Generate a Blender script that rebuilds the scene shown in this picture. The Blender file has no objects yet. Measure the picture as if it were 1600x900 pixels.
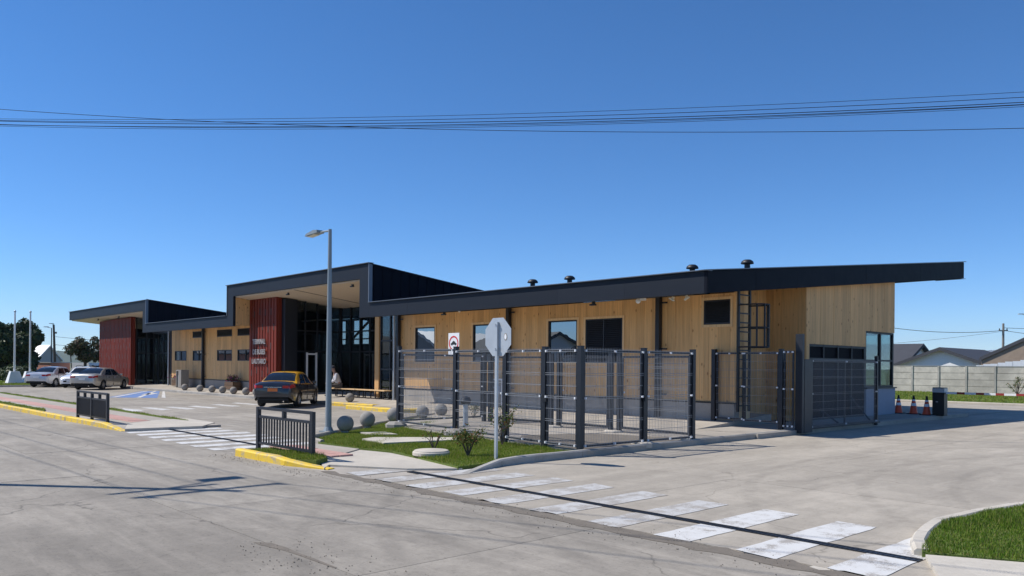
import bpy, bmesh, math, random
import numpy as np
from mathutils import Vector, Matrix
random.seed(7); RNG = np.random.default_rng(7)
scene = bpy.context.scene
COL = scene.collection
PI = math.pi
# ---------------------------------------------------------------- camera, sky, sun, exposure
# site axes: x runs along the terminal facade (to the right / towards the viewer), y runs into the building, z up
CA, SA = .6818, .7316
RZ = -math.atan2(SA, CA)
def W(x, y, z=0): return Vector((x*CA + y*SA, -x*SA + y*CA, z))
cam = bpy.data.cameras.new("camera"); co = bpy.data.objects.new("camera", cam); COL.objects.link(co)
cam.sensor_width = 36; cam.lens = 1245/1600*36; cam.shift_y = 122/1600
cam.clip_start = .1; cam.clip_end = 40000
co.location = (0, 0, 1.8)
co.rotation_euler = (Matrix.Rotation(PI/2, 3, 'X') @ Matrix.Rotation(math.radians(.5), 3, 'Z')).to_euler()
scene.camera = co
SUN = Vector((-.8285, .0895, 1.0)).normalized()      # towards the sun
SUN_EL = math.asin(SUN.z)
w = bpy.data.worlds.new("World"); scene.world = w; w.use_nodes = True
nt = w.node_tree; bg = nt.nodes['Background']
sky = nt.nodes.new('ShaderNodeTexSky'); sky.sky_type = 'NISHITA'; sky.sun_disc = False
sky.sun_elevation = SUN_EL; sky.sun_rotation = math.atan2(SUN.x, SUN.y)
sky.altitude = 6000; sky.air_density = 1.5; sky.dust_density = 0; sky.ozone_density = 6
hsv = nt.nodes.new('ShaderNodeHueSaturation'); hsv.inputs['Hue'].default_value = .501; hsv.inputs['Saturation'].default_value = 1.17; hsv.inputs['Value'].default_value = 1.0
nt.links.new(sky.outputs[0], hsv.inputs['Color']); nt.links.new(hsv.outputs[0], bg.inputs[0]); bg.inputs[1].default_value = .143
sl = bpy.data.lights.new("sun", 'SUN'); so = bpy.data.objects.new("sun", sl); COL.objects.link(so)
sl.energy = 4.8; sl.angle = math.radians(.53); sl.color = (1, .955, .89)
so.rotation_euler = (-SUN).to_track_quat('-Z', 'Y').to_euler(); so.location = (0, 0, 60)
scene.view_settings.view_transform = 'Standard'; scene.view_settings.look = 'None'
scene.view_settings.exposure = 0.12; scene.view_settings.gamma = 1

# ---------------------------------------------------------------- materials
def lk(nt, a, b): nt.links.new(a, b)
def base_mat(name):
    m = bpy.data.materials.new(name); m.use_nodes = True
    return m, m.node_tree, m.node_tree.nodes['Principled BSDF']
def node(nt, t, **kw):
    n = nt.nodes.new(t)
    for k, v in kw.items(): setattr(n, k, v)
    return n
def noise(nt, vec, scale, detail=4, rough=.55):
    n = node(nt, 'ShaderNodeTexNoise'); n.inputs['Scale'].default_value = scale
    n.inputs['Detail'].default_value = detail; n.inputs['Roughness'].default_value = rough
    lk(nt, vec, n.inputs['Vector']); return n.outputs['Fac']
def ramp(nt, fac, stops):
    r = node(nt, 'ShaderNodeValToRGB'); e = r.color_ramp.elements
    while len(e) < len(stops): e.new(.5)
    for i, (p, c) in enumerate(stops):
        e[i].position = p; e[i].color = (*c, 1) if len(c) == 3 else c
    lk(nt, fac, r.inputs[0]); return r.outputs[0]
def mixc(nt, fac, a, b, mode='MIX'):
    m = node(nt, 'ShaderNodeMix', data_type='RGBA', blend_type=mode)
    for s, v in ((m.inputs[0], fac), (m.inputs[6], a), (m.inputs[7], b)):
        if hasattr(v, 'links'): lk(nt, v, s)
        elif isinstance(v, (int, float)): s.default_value = v
        else: s.default_value = (*v, 1)
    return m.outputs[2]
def mth(nt, op, a, b=0, clamp=False):
    m = node(nt, 'ShaderNodeMath', operation=op, use_clamp=clamp)
    for i, v in enumerate((a, b)):
        if hasattr(v, 'links'): lk(nt, v, m.inputs[i])
        else: m.inputs[i].default_value = v
    return m.outputs[0]
def pos_site(nt, scale=(1, 1, 1), rot=None):
    g = node(nt, 'ShaderNodeNewGeometry'); mp = node(nt, 'ShaderNodeMapping')
    mp.vector_type = 'POINT'; mp.inputs['Rotation'].default_value = (0, 0, -RZ); mp.inputs['Scale'].default_value = (1, 1, 1)
    lk(nt, g.outputs['Position'], mp.inputs['Vector'])
    m2 = node(nt, 'ShaderNodeMapping'); m2.inputs['Scale'].default_value = scale
    if rot: m2.inputs['Rotation'].default_value = (0, 0, rot)
    lk(nt, mp.outputs[0], m2.inputs['Vector']); return m2.outputs[0]
def bump(nt, bsdf, h, strength=.3, dist=.01):
    b = node(nt, 'ShaderNodeBump'); b.inputs['Strength'].default_value = strength; b.inputs['Distance'].default_value = dist
    lk(nt, h, b.inputs['Height']); lk(nt, b.outputs[0], bsdf.inputs['Normal'])
def plain(name, c, rough=.5, metal=0, var=.12, scale=8, bmp=0, spec=.5, rnd=0.0, coat=0):
    m, nt, b = base_mat(name)
    tc = node(nt, 'ShaderNodeTexCoord').outputs['Object']
    f = noise(nt, tc, scale, 5)
    col = mixc(nt, f, [x*(1-var) for x in c], [min(1, x*(1+var)) for x in c])
    if rnd:
        oi = node(nt, 'ShaderNodeObjectInfo').outputs['Random']
        k = mth(nt, 'ADD', mth(nt, 'MULTIPLY', oi, 2*rnd), 1-rnd)
        mm = node(nt, 'ShaderNodeVectorMath', operation='SCALE'); lk(nt, col, mm.inputs[0]); lk(nt, k, mm.inputs[3]); col = mm.outputs[0]
    lk(nt, col, b.inputs['Base Color']); b.inputs['Metallic'].default_value = metal
    r = mth(nt, 'ADD', mth(nt, 'MULTIPLY', f, .18), rough-.09, True); lk(nt, r, b.inputs['Roughness'])
    b.inputs['Specular IOR Level'].default_value = spec; b.inputs['Coat Weight'].default_value = coat
    if coat: b.inputs['Coat Roughness'].default_value = .03
    if bmp: bump(nt, b, noise(nt, tc, scale*6, 4), bmp, .01)
    return m
def concrete(name, c, stain=.25, streak=None, rnd=0., grain=.5, rough=.85, crack=0., tyre=None):
    m, nt, b = base_mat(name)
    p = pos_site(nt)
    big = noise(nt, p, .33, 6, .62); mid = noise(nt, p, 1.9, 7, .7); fine = noise(nt, p, 9, 7, .82); speck = noise(nt, p, 34, 5, .85)
    d = [x*(1-stain) for x in c]; l = [min(1, x*(1+stain*.7)) for x in c]
    col = mixc(nt, ramp(nt, big, [(.36, (0, 0, 0)), (.66, (1, 1, 1))]), d, l)
    col = mixc(nt, mth(nt, 'MULTIPLY', ramp(nt, mid, [(.36, (1, 1, 1)), (.56, (0, 0, 0))]), .55), col, [x*(1-stain*1.5) for x in c])
    if streak:
        ang = streak[2] if len(streak) > 2 else None
        s = noise(nt, pos_site(nt, streak[0], ang), 1, 8, .7)
        col = mixc(nt, mth(nt, 'MULTIPLY', ramp(nt, s, [(.47, (0, 0, 0)), (.62, (1, 1, 1))]), streak[1]), col, [x*.50 for x in c])
        s2 = noise(nt, pos_site(nt, (streak[0][0]*1.7+.1, streak[0][1]*2.3+.07, 1), .5), 1, 8, .7)
        col = mixc(nt, mth(nt, 'MULTIPLY', ramp(nt, s2, [(.50, (0, 0, 0)), (.66, (1, 1, 1))]), streak[1]*1.1), col, [min(1, x*1.38) for x in c])
    k = ramp(nt, mth(nt, 'ADD', mth(nt, 'MULTIPLY', fine, .5), mth(nt, 'MULTIPLY', speck, .5)), [(.34, (.42, .42, .42)), (.47, (.92, .92, .92)), (.56, (1.0, 1.0, 1.0)), (.66, (1.18, 1.18, 1.16))])
    col = mixc(nt, grain, col, mixc(nt, 1.0, col, k, 'MULTIPLY'))
    pit = node(nt, 'ShaderNodeTexVoronoi'); pit.inputs['Scale'].default_value = 5.5; pit.inputs['Randomness'].default_value = 1; lk(nt, p, pit.inputs['Vector'])
    col = mixc(nt, mth(nt, 'MULTIPLY', ramp(nt, pit.outputs['Distance'], [(.05, (1, 1, 1)), (.12, (0, 0, 0))]), mth(nt, 'MULTIPLY', ramp(nt, mid, [(.45, (0, 0, 0)), (.55, (1, 1, 1))]), grain*.75)), col, [x*.42 for x in c])
    if crack:
        wv = node(nt, 'ShaderNodeVectorMath', operation='ADD'); lk(nt, p, wv.inputs[0])
        nz = node(nt, 'ShaderNodeTexNoise'); nz.inputs['Scale'].default_value = 1.1; nz.inputs['Detail'].default_value = 6; lk(nt, p, nz.inputs['Vector'])
        sc = node(nt, 'ShaderNodeVectorMath', operation='SCALE'); sc.inputs[3].default_value = 1.1; lk(nt, nz.outputs['Color'], sc.inputs[0]); lk(nt, sc.outputs[0], wv.inputs[1])
        v = node(nt, 'ShaderNodeTexVoronoi'); v.feature = 'DISTANCE_TO_EDGE'; v.inputs['Scale'].default_value = .27; lk(nt, wv.outputs[0], v.inputs['Vector'])
        ck = mth(nt, 'MULTIPLY', ramp(nt, v.outputs['Distance'], [(.0012, (1, 1, 1)), (.0045, (0, 0, 0))]), ramp(nt, big, [(.44, (0, 0, 0)), (.52, (1, 1, 1))]))
        col = mixc(nt, mth(nt, 'MULTIPLY', ck, crack), col, [x*.3 for x in c])
    for (cx, cy, r, wd_, amt) in (tyre or ()):
        sb = node(nt, 'ShaderNodeVectorMath', operation='SUBTRACT'); lk(nt, p, sb.inputs[0]); sb.inputs[1].default_value = (cx, cy, 0)
        ml = node(nt, 'ShaderNodeVectorMath', operation='MULTIPLY'); lk(nt, sb.outputs[0], ml.inputs[0]); ml.inputs[1].default_value = (1, 1, 0)
        ln = node(nt, 'ShaderNodeVectorMath', operation='LENGTH'); lk(nt, ml.outputs[0], ln.inputs[0])
        q = mth(nt, 'ABSOLUTE', mth(nt, 'SUBTRACT', ln.outputs['Value'], r))
        kk = mth(nt, 'MULTIPLY', ramp(nt, mth(nt, 'DIVIDE', q, wd_), [(.35, (1, 1, 1)), (1, (0, 0, 0))]), ramp(nt, noise(nt, p, 1.3, 6, .7), [(.40, (0, 0, 0)), (.58, (1, 1, 1))]))
        col = mixc(nt, mth(nt, 'MULTIPLY', kk, amt), col, [x*.42 for x in c])
    if rnd:
        oi = node(nt, 'ShaderNodeObjectInfo').outputs['Random']
        mm = node(nt, 'ShaderNodeVectorMath', operation='SCALE'); lk(nt, col, mm.inputs[0])
        lk(nt, mth(nt, 'ADD', mth(nt, 'MULTIPLY', oi, 2*rnd), 1-rnd), mm.inputs[3]); col = mm.outputs[0]
    lk(nt, col, b.inputs['Base Color']); b.inputs['Roughness'].default_value = rough; b.inputs['Specular IOR Level'].default_value = .3
    bump(nt, b, mth(nt, 'ADD', mth(nt, 'MULTIPLY', speck, .5), fine), .45, .006)
    return m
def wood(name, c, rnd=.12, knots=True):
    m, nt, b = base_mat(name)
    oi = node(nt, 'ShaderNodeObjectInfo').outputs['Random']
    p0 = pos_site(nt); off = node(nt, 'ShaderNodeVectorMath', operation='ADD'); lk(nt, p0, off.inputs[0])
    cb = node(nt, 'ShaderNodeCombineXYZ'); lk(nt, mth(nt, 'MULTIPLY', oi, 37), cb.inputs[2]); lk(nt, cb.outputs[0], off.inputs[1])
    mp = node(nt, 'ShaderNodeMapping'); mp.inputs['Scale'].default_value = (14, 14, .55); lk(nt, off.outputs[0], mp.inputs['Vector'])
    g = noise(nt, mp.outputs[0], 1.6, 6, .65)
    col = mixc(nt, ramp(nt, g, [(.32, (0, 0, 0)), (.7, (1, 1, 1))]), [x*.78 for x in c], [min(1, x*1.13) for x in c])
    if knots:
        mk = node(nt, 'ShaderNodeMapping'); mk.inputs['Scale'].default_value = (4.6, 4.6, 2.6); lk(nt, off.outputs[0], mk.inputs['Vector'])
        v = node(nt, 'ShaderNodeTexVoronoi'); v.inputs['Scale'].default_value = 1; lk(nt, mk.outputs[0], v.inputs['Vector'])
        col = mixc(nt, ramp(nt, v.outputs['Distance'], [(.07, (.9, .9, .9)), (.17, (0, 0, 0))]), col, [c[0]*.42, c[1]*.33, c[2]*.26])
        w2 = noise(nt, p0, .6, 4)
        col = mixc(nt, mth(nt, 'MULTIPLY', ramp(nt, w2, [(.45, (0, 0, 0)), (.7, (1, 1, 1))]), .28), col, [c[0]*.72, c[1]*.66, c[2]*.6])
    mm = node(nt, 'ShaderNodeVectorMath', operation='SCALE'); lk(nt, col, mm.inputs[0])
    lk(nt, mth(nt, 'ADD', mth(nt, 'MULTIPLY', oi, 2*rnd), 1-rnd), mm.inputs[3])
    lk(nt, mm.outputs[0], b.inputs['Base Color']); b.inputs['Roughness'].default_value = .62; b.inputs['Specular IOR Level'].default_value = .3
    bump(nt, b, g, .25, .004); return m
def paint(name, c, under, wear=.5, scale=3.):
    m, nt, b = base_mat(name); p = pos_site(nt)
    a = noise(nt, p, scale, 8, .72); f = noise(nt, p, 90, 3, .7); q = noise(nt, pos_site(nt, (3, .35, 1), .35), 1.6, 5, .6)
    s = mth(nt, 'ADD', mth(nt, 'MULTIPLY', a, .6), mth(nt, 'MULTIPLY', f, .28)); s = mth(nt, 'ADD', s, mth(nt, 'MULTIPLY', q, .22))
    k = ramp(nt, s, [(.50, (1, 1, 1)), (.66, (0, 0, 0))])
    e = .64-.10*wear
    k2 = ramp(nt, s, [(e, (0, 0, 0)), (e+.045, (1, 1, 1))])
    col = mixc(nt, k, [x*.62+u*.38 for x, u in zip(c, under)], c); col = mixc(nt, k2, col, under)
    lk(nt, col, b.inputs['Base Color']); b.inputs['Roughness'].default_value = .7; bump(nt, b, f, .25, .003); return m
def leafy(name, cs, trans=.25):
    m, nt, b = base_mat(name)
    g = node(nt, 'ShaderNodeNewGeometry').outputs['Random Per Island']
    n = len(cs); col = ramp(nt, g, [(i/max(1, n-1), c) for i, c in enumerate(cs)])
    lk(nt, col, b.inputs['Base Color']); b.inputs['Roughness'].default_value = .55; b.inputs['Specular IOR Level'].default_value = .25
    tr = node(nt, 'ShaderNodeBsdfTranslucent'); lk(nt, col, tr.inputs[0])
    mx = node(nt, 'ShaderNodeMixShader'); mx.inputs[0].default_value = trans
    lk(nt, b.outputs[0], mx.inputs[1]); lk(nt, tr.outputs[0], mx.inputs[2])
    lk(nt, mx.outputs[0], nt.nodes['Material Output'].inputs[0]); return m
def glass(name, refl, tint, rough=.01, base=None, grey=(.8, .88, .95)):
    """a pane: mirror reflection (stronger at grazing angles) over a tinted see-through or a dark backing"""
    m, nt, b = base_mat(name); nt.nodes.remove(b)
    gl = node(nt, 'ShaderNodeBsdfGlossy'); gl.inputs['Roughness'].default_value = rough; gl.inputs[0].default_value = (*grey, 1)
    tc = node(nt, 'ShaderNodeTexCoord').outputs['Object']
    bp = node(nt, 'ShaderNodeBump'); bp.inputs['Strength'].default_value = .04; bp.inputs['Distance'].default_value = .02
    lk(nt, noise(nt, tc, 1.3, 2), bp.inputs['Height']); lk(nt, bp.outputs[0], gl.inputs['Normal'])
    if base is None:
        tr = node(nt, 'ShaderNodeBsdfTransparent'); tr.inputs[0].default_value = (*tint, 1)
    else:
        tr = node(nt, 'ShaderNodeBsdfDiffuse'); tr.inputs[0].default_value = (*base, 1)
    fr = node(nt, 'ShaderNodeFresnel'); gm = node(nt, 'ShaderNodeNewGeometry')
    lk(nt, mth(nt, 'SUBTRACT', 1.5, mth(nt, 'MULTIPLY', gm.outputs['Backfacing'], 1.5-1/1.5)), fr.inputs[0])
    mx = node(nt, 'ShaderNodeMixShader'); lk(nt, mth(nt, 'ADD', fr.outputs[0], refl, True), mx.inputs[0])
    lk(nt, tr.outputs[0], mx.inputs[1]); lk(nt, gl.outputs[0], mx.inputs[2])
    lk(nt, mx.outputs[0], nt.nodes['Material Output'].inputs[0]); return m

ROADC = (.335, .30, .25)
M = {}
TY = [(-1.5, 14.5, 11.2, .16, .34), (-1.5, 14.5, 9.6, .16, .3), (-2.2, 13.2, 10.6, .12, .28), (-9.5, -6.0, 11.5, .15, .2)]
M['road'] = concrete('street_concrete', ROADC, .20, ((.22, 1.6, 1), .34), .10, .85, crack=.75, tyre=TY)
M['yard'] = concrete('yard_concrete', (.425, .378, .31), .15, ((1.1, .16, 1), .28, .12), .05, .6, crack=.5, tyre=[(2.5, 15.5, 8.4, .14, .3), (2.5, 15.5, 10.0, .14, .3), (4.5, 16, 9.2, .12, .25)])
M['parking'] = concrete('parking_concrete', (.365, .328, .275), .22, ((.3, 2.2, 1), .34), .04, .6, crack=.5)
M['walk'] = concrete('sidewalk_concrete', (.43, .385, .325), .18, None, .05, .5)
M['pale'] = concrete('pale_concrete', (.56, .51, .43), .14, None, .03, .45)
M['kerb'] = concrete('kerb_concrete', (.40, .38, .345), .22, None, .08, .6)
M['plinth'] = concrete('plinth_concrete', (.40, .36, .31), .12, None, 0, .3)
M['cblock'] = concrete('panel_concrete', (.52, .48, .42), .25, None, .10, .5)
M['ball'] = concrete('cast_concrete', (.30, .28, .25), .15, None, .08, .6)
M['joint'] = plain('joint_filler', (.16, .145, .12), .9, bmp=.3)
M['dirt'] = plain('dirt', (.17, .145, .115), .95, var=.4, scale=5, bmp=.6)
M['ground'] = plain('dry_ground', (.16, .17, .09), .95, var=.3, scale=.02)
M['white'] = paint('road_marking_white', (.64, .63, .60), (.36, .33, .29), .72)
M['whiteworn'] = paint('road_marking_white_worn', (.52, .51, .485), (.36, .33, .29), 1.1, 2.6)
M['bluep'] = paint('road_marking_blue', (.10, .20, .46), (.3, .3, .3), .5)
M['yellow'] = paint('kerb_paint_yellow', (.78, .52, .035), (.42, .36, .24), .75, 4)
M['pink'] = concrete('tactile_pink', (.55, .33, .28), .15, None, .05, .5)
M['wood'] = wood('pine_boards', (.71, .43, .185), .13)
M['woodtrim'] = wood('pine_trim', (.74, .50, .26), .08, False)
M['soffit'] = wood('soffit_board', (.66, .55, .43), .05, False)
M['metal'] = plain('dark_roof_metal', (.0145, .0185, .027), .55, .0, .12, 3, spec=.2, rnd=.07)
M['metalshade'] = plain('shaded_side_metal', (.0055, .0075, .014), .6, .0, .12, 3, spec=.1, rnd=.14)  # roof metal again, with the shade of the side faces put into its colour
M['black'] = plain('black_steel', (.008, .0095, .013), .5, .0, .1, 6)
M['anth'] = plain('anthracite_coating', (.013, .016, .023), .45, .0, .1, 6)
M['wire'] = plain('galvanised_wire', (.25, .26, .28), .4, .1, .1, 20)
M['galvlamp'] = plain('grey_galvanised_pole', (.25, .285, .30), .5, .2, .12, 4)
M['darkpanel'] = plain('dark_shop_panel', (.004, .0055, .0095), .6, spec=.05)
M['galv'] = plain('galvanised_steel', (.50, .53, .55), .42, .35, .16, 4, bmp=.05)
M['clip'] = plain('pale_clip', (.75, .76, .78), .4)
M['red'] = plain('red_slat', (.165, .023, .010), .6, 0, .14, 5, rnd=.14, spec=.25)
M['letter'] = plain('letter_steel', (.36, .32, .30), .45, .3)
M['glass'] = glass('office_glass', .30, None, .008, (.012, .016, .02))
M['darkpane'] = glass('dark_shop_glass', .0, None, .02, (.008, .011, .018))
M['dglass'] = glass('curtain_glass', .012, (.60, .66, .68), .008)
M['cglass'] = glass('booth_glass', .05, (.62, .74, .74), .008)
M['bluewall'] = plain('painted_plinth', (.33, .36, .42), .7, bmp=.1)
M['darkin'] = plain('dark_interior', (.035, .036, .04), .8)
M['floor'] = plain('interior_floor', (.10, .10, .10), .5)
M['lamp'] = plain('pale_fixture', (.72, .66, .52), .5)
M['whitep'] = plain('white_paint', (.80, .80, .79), .5, bmp=.05)
M['signwhite'] = plain('sign_white', (.82, .82, .82), .4, var=.02)
M['signred'] = plain('sign_red', (.62, .03, .03), .4)
M['signblack'] = plain('sign_black', (.02, .02, .02), .4)
M['orange'] = plain('cone_orange', (.75, .09, .035), .5)
M['plate'] = plain('plate_orange', (.72, .18, .03), .4)
M['rubber'] = plain('rubber', (.02, .02, .021), .85)
M['rim'] = plain('alloy', (.45, .45, .46), .3, .8)
M['carglass'] = glass('car_glass', .0, None, .01, (.012, .015, .018))
M['tail'] = plain('tail_light', (.45, .012, .015), .15, coat=.6)
M['headl'] = plain('head_light', (.75, .77, .8), .1, .3, coat=.8)
M['chrome'] = plain('chrome', (.8, .8, .82), .15, 1.0)
def carpaint(n, c, metal=.3): return plain(n, c, .3, metal, .03, 2, coat=1.0)
M['carblack'] = carpaint('taxi_black_paint', (.012, .014, .022), .1)
M['caryellow'] = carpaint('taxi_yellow_paint', (.80, .40, .015), 0)
M['carsilver'] = carpaint('silver_paint', (.50, .48, .44), .45)
M['carsilver2'] = carpaint('pale_silver_paint', (.60, .60, .61), .3)
M['carwhite'] = carpaint('white_car_paint', (.80, .80, .80), 0)
M['bark'] = plain('bark', (.09, .07, .055), .9, 0, .3, 6, .6)
M['leafdark'] = leafy('leaf_dark', [(.018, .038, .016), (.03, .055, .02), (.045, .075, .025), (.08, .10, .03)], .15)
M['leafred'] = leafy('leaf_red', [(.03, .05, .02), (.05, .07, .025), (.08, .075, .03), (.13, .07, .04)], .2)
M['leafrose'] = leafy('leaf_rose', [(.05, .09, .02), (.08, .13, .03), (.12, .14, .035), (.26, .09, .04)], .35)
M['grass'] = leafy('grass_blade', [(.10, .165, .014), (.15, .235, .02), (.20, .285, .028), (.30, .31, .06), (.34, .29, .12)], .4)
M['grass2'] = leafy('grass_blade_deep', [(.06, .12, .010), (.10, .185, .016), (.14, .235, .02), (.20, .25, .035), (.26, .23, .09)], .35)
M['flower'] = leafy('flower', [(.10, .13, .04), (.05, .09, .03), (.34, .07, .17), (.28, .05, .13)], .3)
def lawnmat():
    m, nt, b = base_mat('lawn_soil'); p = pos_site(nt)
    a = noise(nt, p, 1.2, 6, .6); f = noise(nt, p, 45, 4, .7)
    col = mixc(nt, a, (.11, .17, .02), (.16, .22, .035)); col = mixc(nt, mth(nt, 'MULTIPLY', f, .6), col, (.08, .10, .018))
    lk(nt, col, b.inputs['Base Color']); b.inputs['Roughness'].default_value = .9; bump(nt, b, f, .8, .03); return m
M['lawn'] = lawnmat()

# ---------------------------------------------------------------- mesh helpers
class MB:
    def __init__(s, T=None): s.v = []; s.f = []; s.m = []; s.T = T; s.mi = 0
    def add(s, vs, fs):
        o = len(s.v)
        s.v += [tuple(s.T @ Vector(p)) for p in vs] if s.T is not None else [tuple(p) for p in vs]
        s.f += [tuple(i+o for i in f) for f in fs]; s.m += [s.mi]*len(fs); return s
    def box(s, x0, x1, y0, y1, z0, z1):
        x0, x1 = min(x0, x1), max(x0, x1); y0, y1 = min(y0, y1), max(y0, y1); z0, z1 = min(z0, z1), max(z0, z1)
        return s.add([(x0,y0,z0),(x1,y0,z0),(x1,y1,z0),(x0,y1,z0),(x0,y0,z1),(x1,y0,z1),(x1,y1,z1),(x0,y1,z1)],
                     [(3,2,1,0),(4,5,6,7),(0,1,5,4),(1,2,6,5),(2,3,7,6),(3,0,4,7)])
    def hexa(s, p):   # 4 bottom then 4 top
        return s.add(p, [(3,2,1,0),(4,5,6,7),(0,1,5,4),(1,2,6,5),(2,3,7,6),(3,0,4,7)])
    def prism(s, poly, axis, a, b):
        """polygon in the two other axes, extruded from a to b along axis"""
        def P(u, v, k): return {'x': (k, u, v), 'y': (u, k, v), 'z': (u, v, k)}[axis]
        n = len(poly)
        return s.add([P(u, v, a) for u, v in poly] + [P(u, v, b) for u, v in poly],
                     [tuple(range(n)), tuple(range(2*n-1, n-1, -1))] + [(i, (i+1) % n, n+(i+1) % n, n+i) for i in range(n)])
    def tube(s, pts, r, n=8, cap=True):
        pts = [Vector(p) for p in pts]; rs = r if isinstance(r, (list, tuple)) else [r]*len(pts)
        vs = []; fs = []
        for i, p in enumerate(pts):
            t = (pts[min(i+1, len(pts)-1)] - pts[max(i-1, 0)]).normalized()
            u = t.cross(Vector((0, 0, 1)) if abs(t.z) < .9 else Vector((0, 1, 0))).normalized(); q = t.cross(u)
            vs += [tuple(p + rs[i]*(math.cos(2*PI*(k+.5)/n)*u + math.sin(2*PI*(k+.5)/n)*q)) for k in range(n)]
        for i in range(len(pts)-1):
            fs += [(i*n+k, i*n+(k+1) % n, (i+1)*n+(k+1) % n, (i+1)*n+k) for k in range(n)]
        if cap: fs += [tuple(range(n)), tuple(range(len(pts)*n-1, len(pts)*n-n-1, -1))]
        return s.add(vs, fs)
    def lathe(s, prof, n=16, c=(0, 0, 0)):
        vs = []; fs = []
        for r, z in prof: vs += [(c[0]+r*math.cos(2*PI*k/n), c[1]+r*math.sin(2*PI*k/n), c[2]+z) for k in range(n)]
        for i in range(len(prof)-1): fs += [(i*n+k, i*n+(k+1) % n, (i+1)*n+(k+1) % n, (i+1)*n+k) for k in range(n)]
        fs += [tuple(range(n-1, -1, -1)), tuple(range((len(prof)-1)*n, len(prof)*n))]
        return s.add(vs, fs)
    def ball(s, c, r, n=20, k=12, sz=1):
        return s.lathe([(max(.001, r*math.sin(PI*i/k)), -r*sz*math.cos(PI*i/k)) for i in range(k+1)], n, c)
    def build(s, name, mats, parent=None, smooth=False, kind=None, fix=True, org=None):
        me = bpy.data.meshes.new(name)
        o0 = ORG.get(parent.name, (0, 0, 0)) if parent is not None else (org or (0, 0, 0))
        me.from_pydata([(a-o0[0], b-o0[1], c-o0[2]) for a, b, c in s.v], [], s.f)
        for m in (mats if isinstance(mats, (list, tuple)) else [mats]): me.materials.append(M[m] if isinstance(m, str) else m)
        if any(s.m): me.polygons.foreach_set('material_index', s.m)
        if fix:
            bm = bmesh.new(); bm.from_mesh(me); bmesh.ops.recalc_face_normals(bm, faces=bm.faces); bm.to_mesh(me); bm.free()
        if smooth:
            me.polygons.foreach_set('use_smooth', [True]*len(me.polygons))
            try: me.set_sharp_from_angle(angle=math.radians(38))
            except Exception: pass
        o = bpy.data.objects.new(name, me); COL.objects.link(o)
        if parent is not None: o.parent = parent; ORG[o.name] = o0
        else:
            o.rotation_euler = (0, 0, RZ); o.location = W(*o0)
            ORG[o.name] = o0
        if kind: o['kind'] = kind
        return o
ORG = {}
def thing(name, label, cat, x, y, z=0, rot=0, group=None, local=True):
    """an Empty at the thing's base; local=False: its parts are given in site coordinates"""
    o = bpy.data.objects.new(name, None); COL.objects.link(o); o.empty_display_size = .2
    o.location = W(x, y, z); o.rotation_euler = (0, 0, RZ + rot)
    o['label'] = label; o['category'] = cat
    if group: o['group'] = group
    ORG[o.name] = (0, 0, 0) if local else (x, y, z)
    return o
def tag(o, label, cat, group=None):
    o['label'] = label; o['category'] = cat
    if group: o['group'] = group
    return o
CUBES = {}
def piece(name, mat, parent, x0, x1, y0, y1, z0, z1):
    """a plain rectangular piece (board, slab, slat, panel) sharing one unit mesh per material"""
    if mat not in CUBES:
        me = bpy.data.meshes.new(mat + '_piece'); b = .5
        me.from_pydata([(-b,-b,-b),(b,-b,-b),(b,b,-b),(-b,b,-b),(-b,-b,b),(b,-b,b),(b,b,b),(-b,b,b)], [],
                       [(3,2,1,0),(4,5,6,7),(0,1,5,4),(1,2,6,5),(2,3,7,6),(3,0,4,7)])
        me.materials.append(M[mat]); CUBES[mat] = me
    o = bpy.data.objects.new(name, CUBES[mat]); COL.objects.link(o)
    o0 = ORG.get(parent.name, (0, 0, 0)); o.parent = parent
    o.location = ((x0+x1)/2-o0[0], (y0+y1)/2-o0[1], (z0+z1)/2-o0[2]); o.scale = (abs(x1-x0), abs(y1-y0), abs(z1-z0)); return o
def copy_tree(o, parent=None):
    c = o.copy(); COL.objects.link(c)
    if parent is not None: c.parent = parent
    for ch in list(o.children): copy_tree(ch, c)
    return c
def sheet(name, mat, poly, z, kind='structure', parent=None, th=None):
    """flat polygon in site x,y"""
    if z > .015:                       # a raised bed has sides down into the ground
        b = MB(); b.prism(poly, 'z', -.08, z); o = b.build(name, mat, parent)
        if kind: o['kind'] = kind
        return o
    b = MB(); b.add([(x, y, z) for x, y in poly], [tuple(range(len(poly)))])
    o = b.build(name, mat, parent, fix=False)
    me = o.data
    if me.polygons[0].normal.z < 0: me.flip_normals()
    if kind: o['kind'] = kind
    return o
def ts(pts): return [(-t, s) for s, t in pts]     # (s, t) survey pairs -> site x,y
def text_mesh(body, size, mat, name, parent, loc, rot, extrude=.01, scale=(1, 1, 1)):
    cu = bpy.data.curves.new(name, 'FONT'); cu.body = body; cu.size = size; cu.extrude = extrude; cu.offset = .010; cu.align_x = 'CENTER'; cu.align_y = 'CENTER'
    t = bpy.data.objects.new(name, cu); COL.objects.link(t)
    dg = bpy.context.evaluated_depsgraph_get(); me = bpy.data.meshes.new_from_object(t.evaluated_get(dg))
    bpy.data.objects.remove(t); me.materials.clear(); me.materials.append(M[mat])
    o = bpy.data.objects.new(name, me); COL.objects.link(o); o.parent = parent
    o0 = ORG.get(parent.name, (0, 0, 0)); o.location = Vector(loc) - Vector(o0); o.rotation_euler = rot; o.scale = scale; return o

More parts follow.
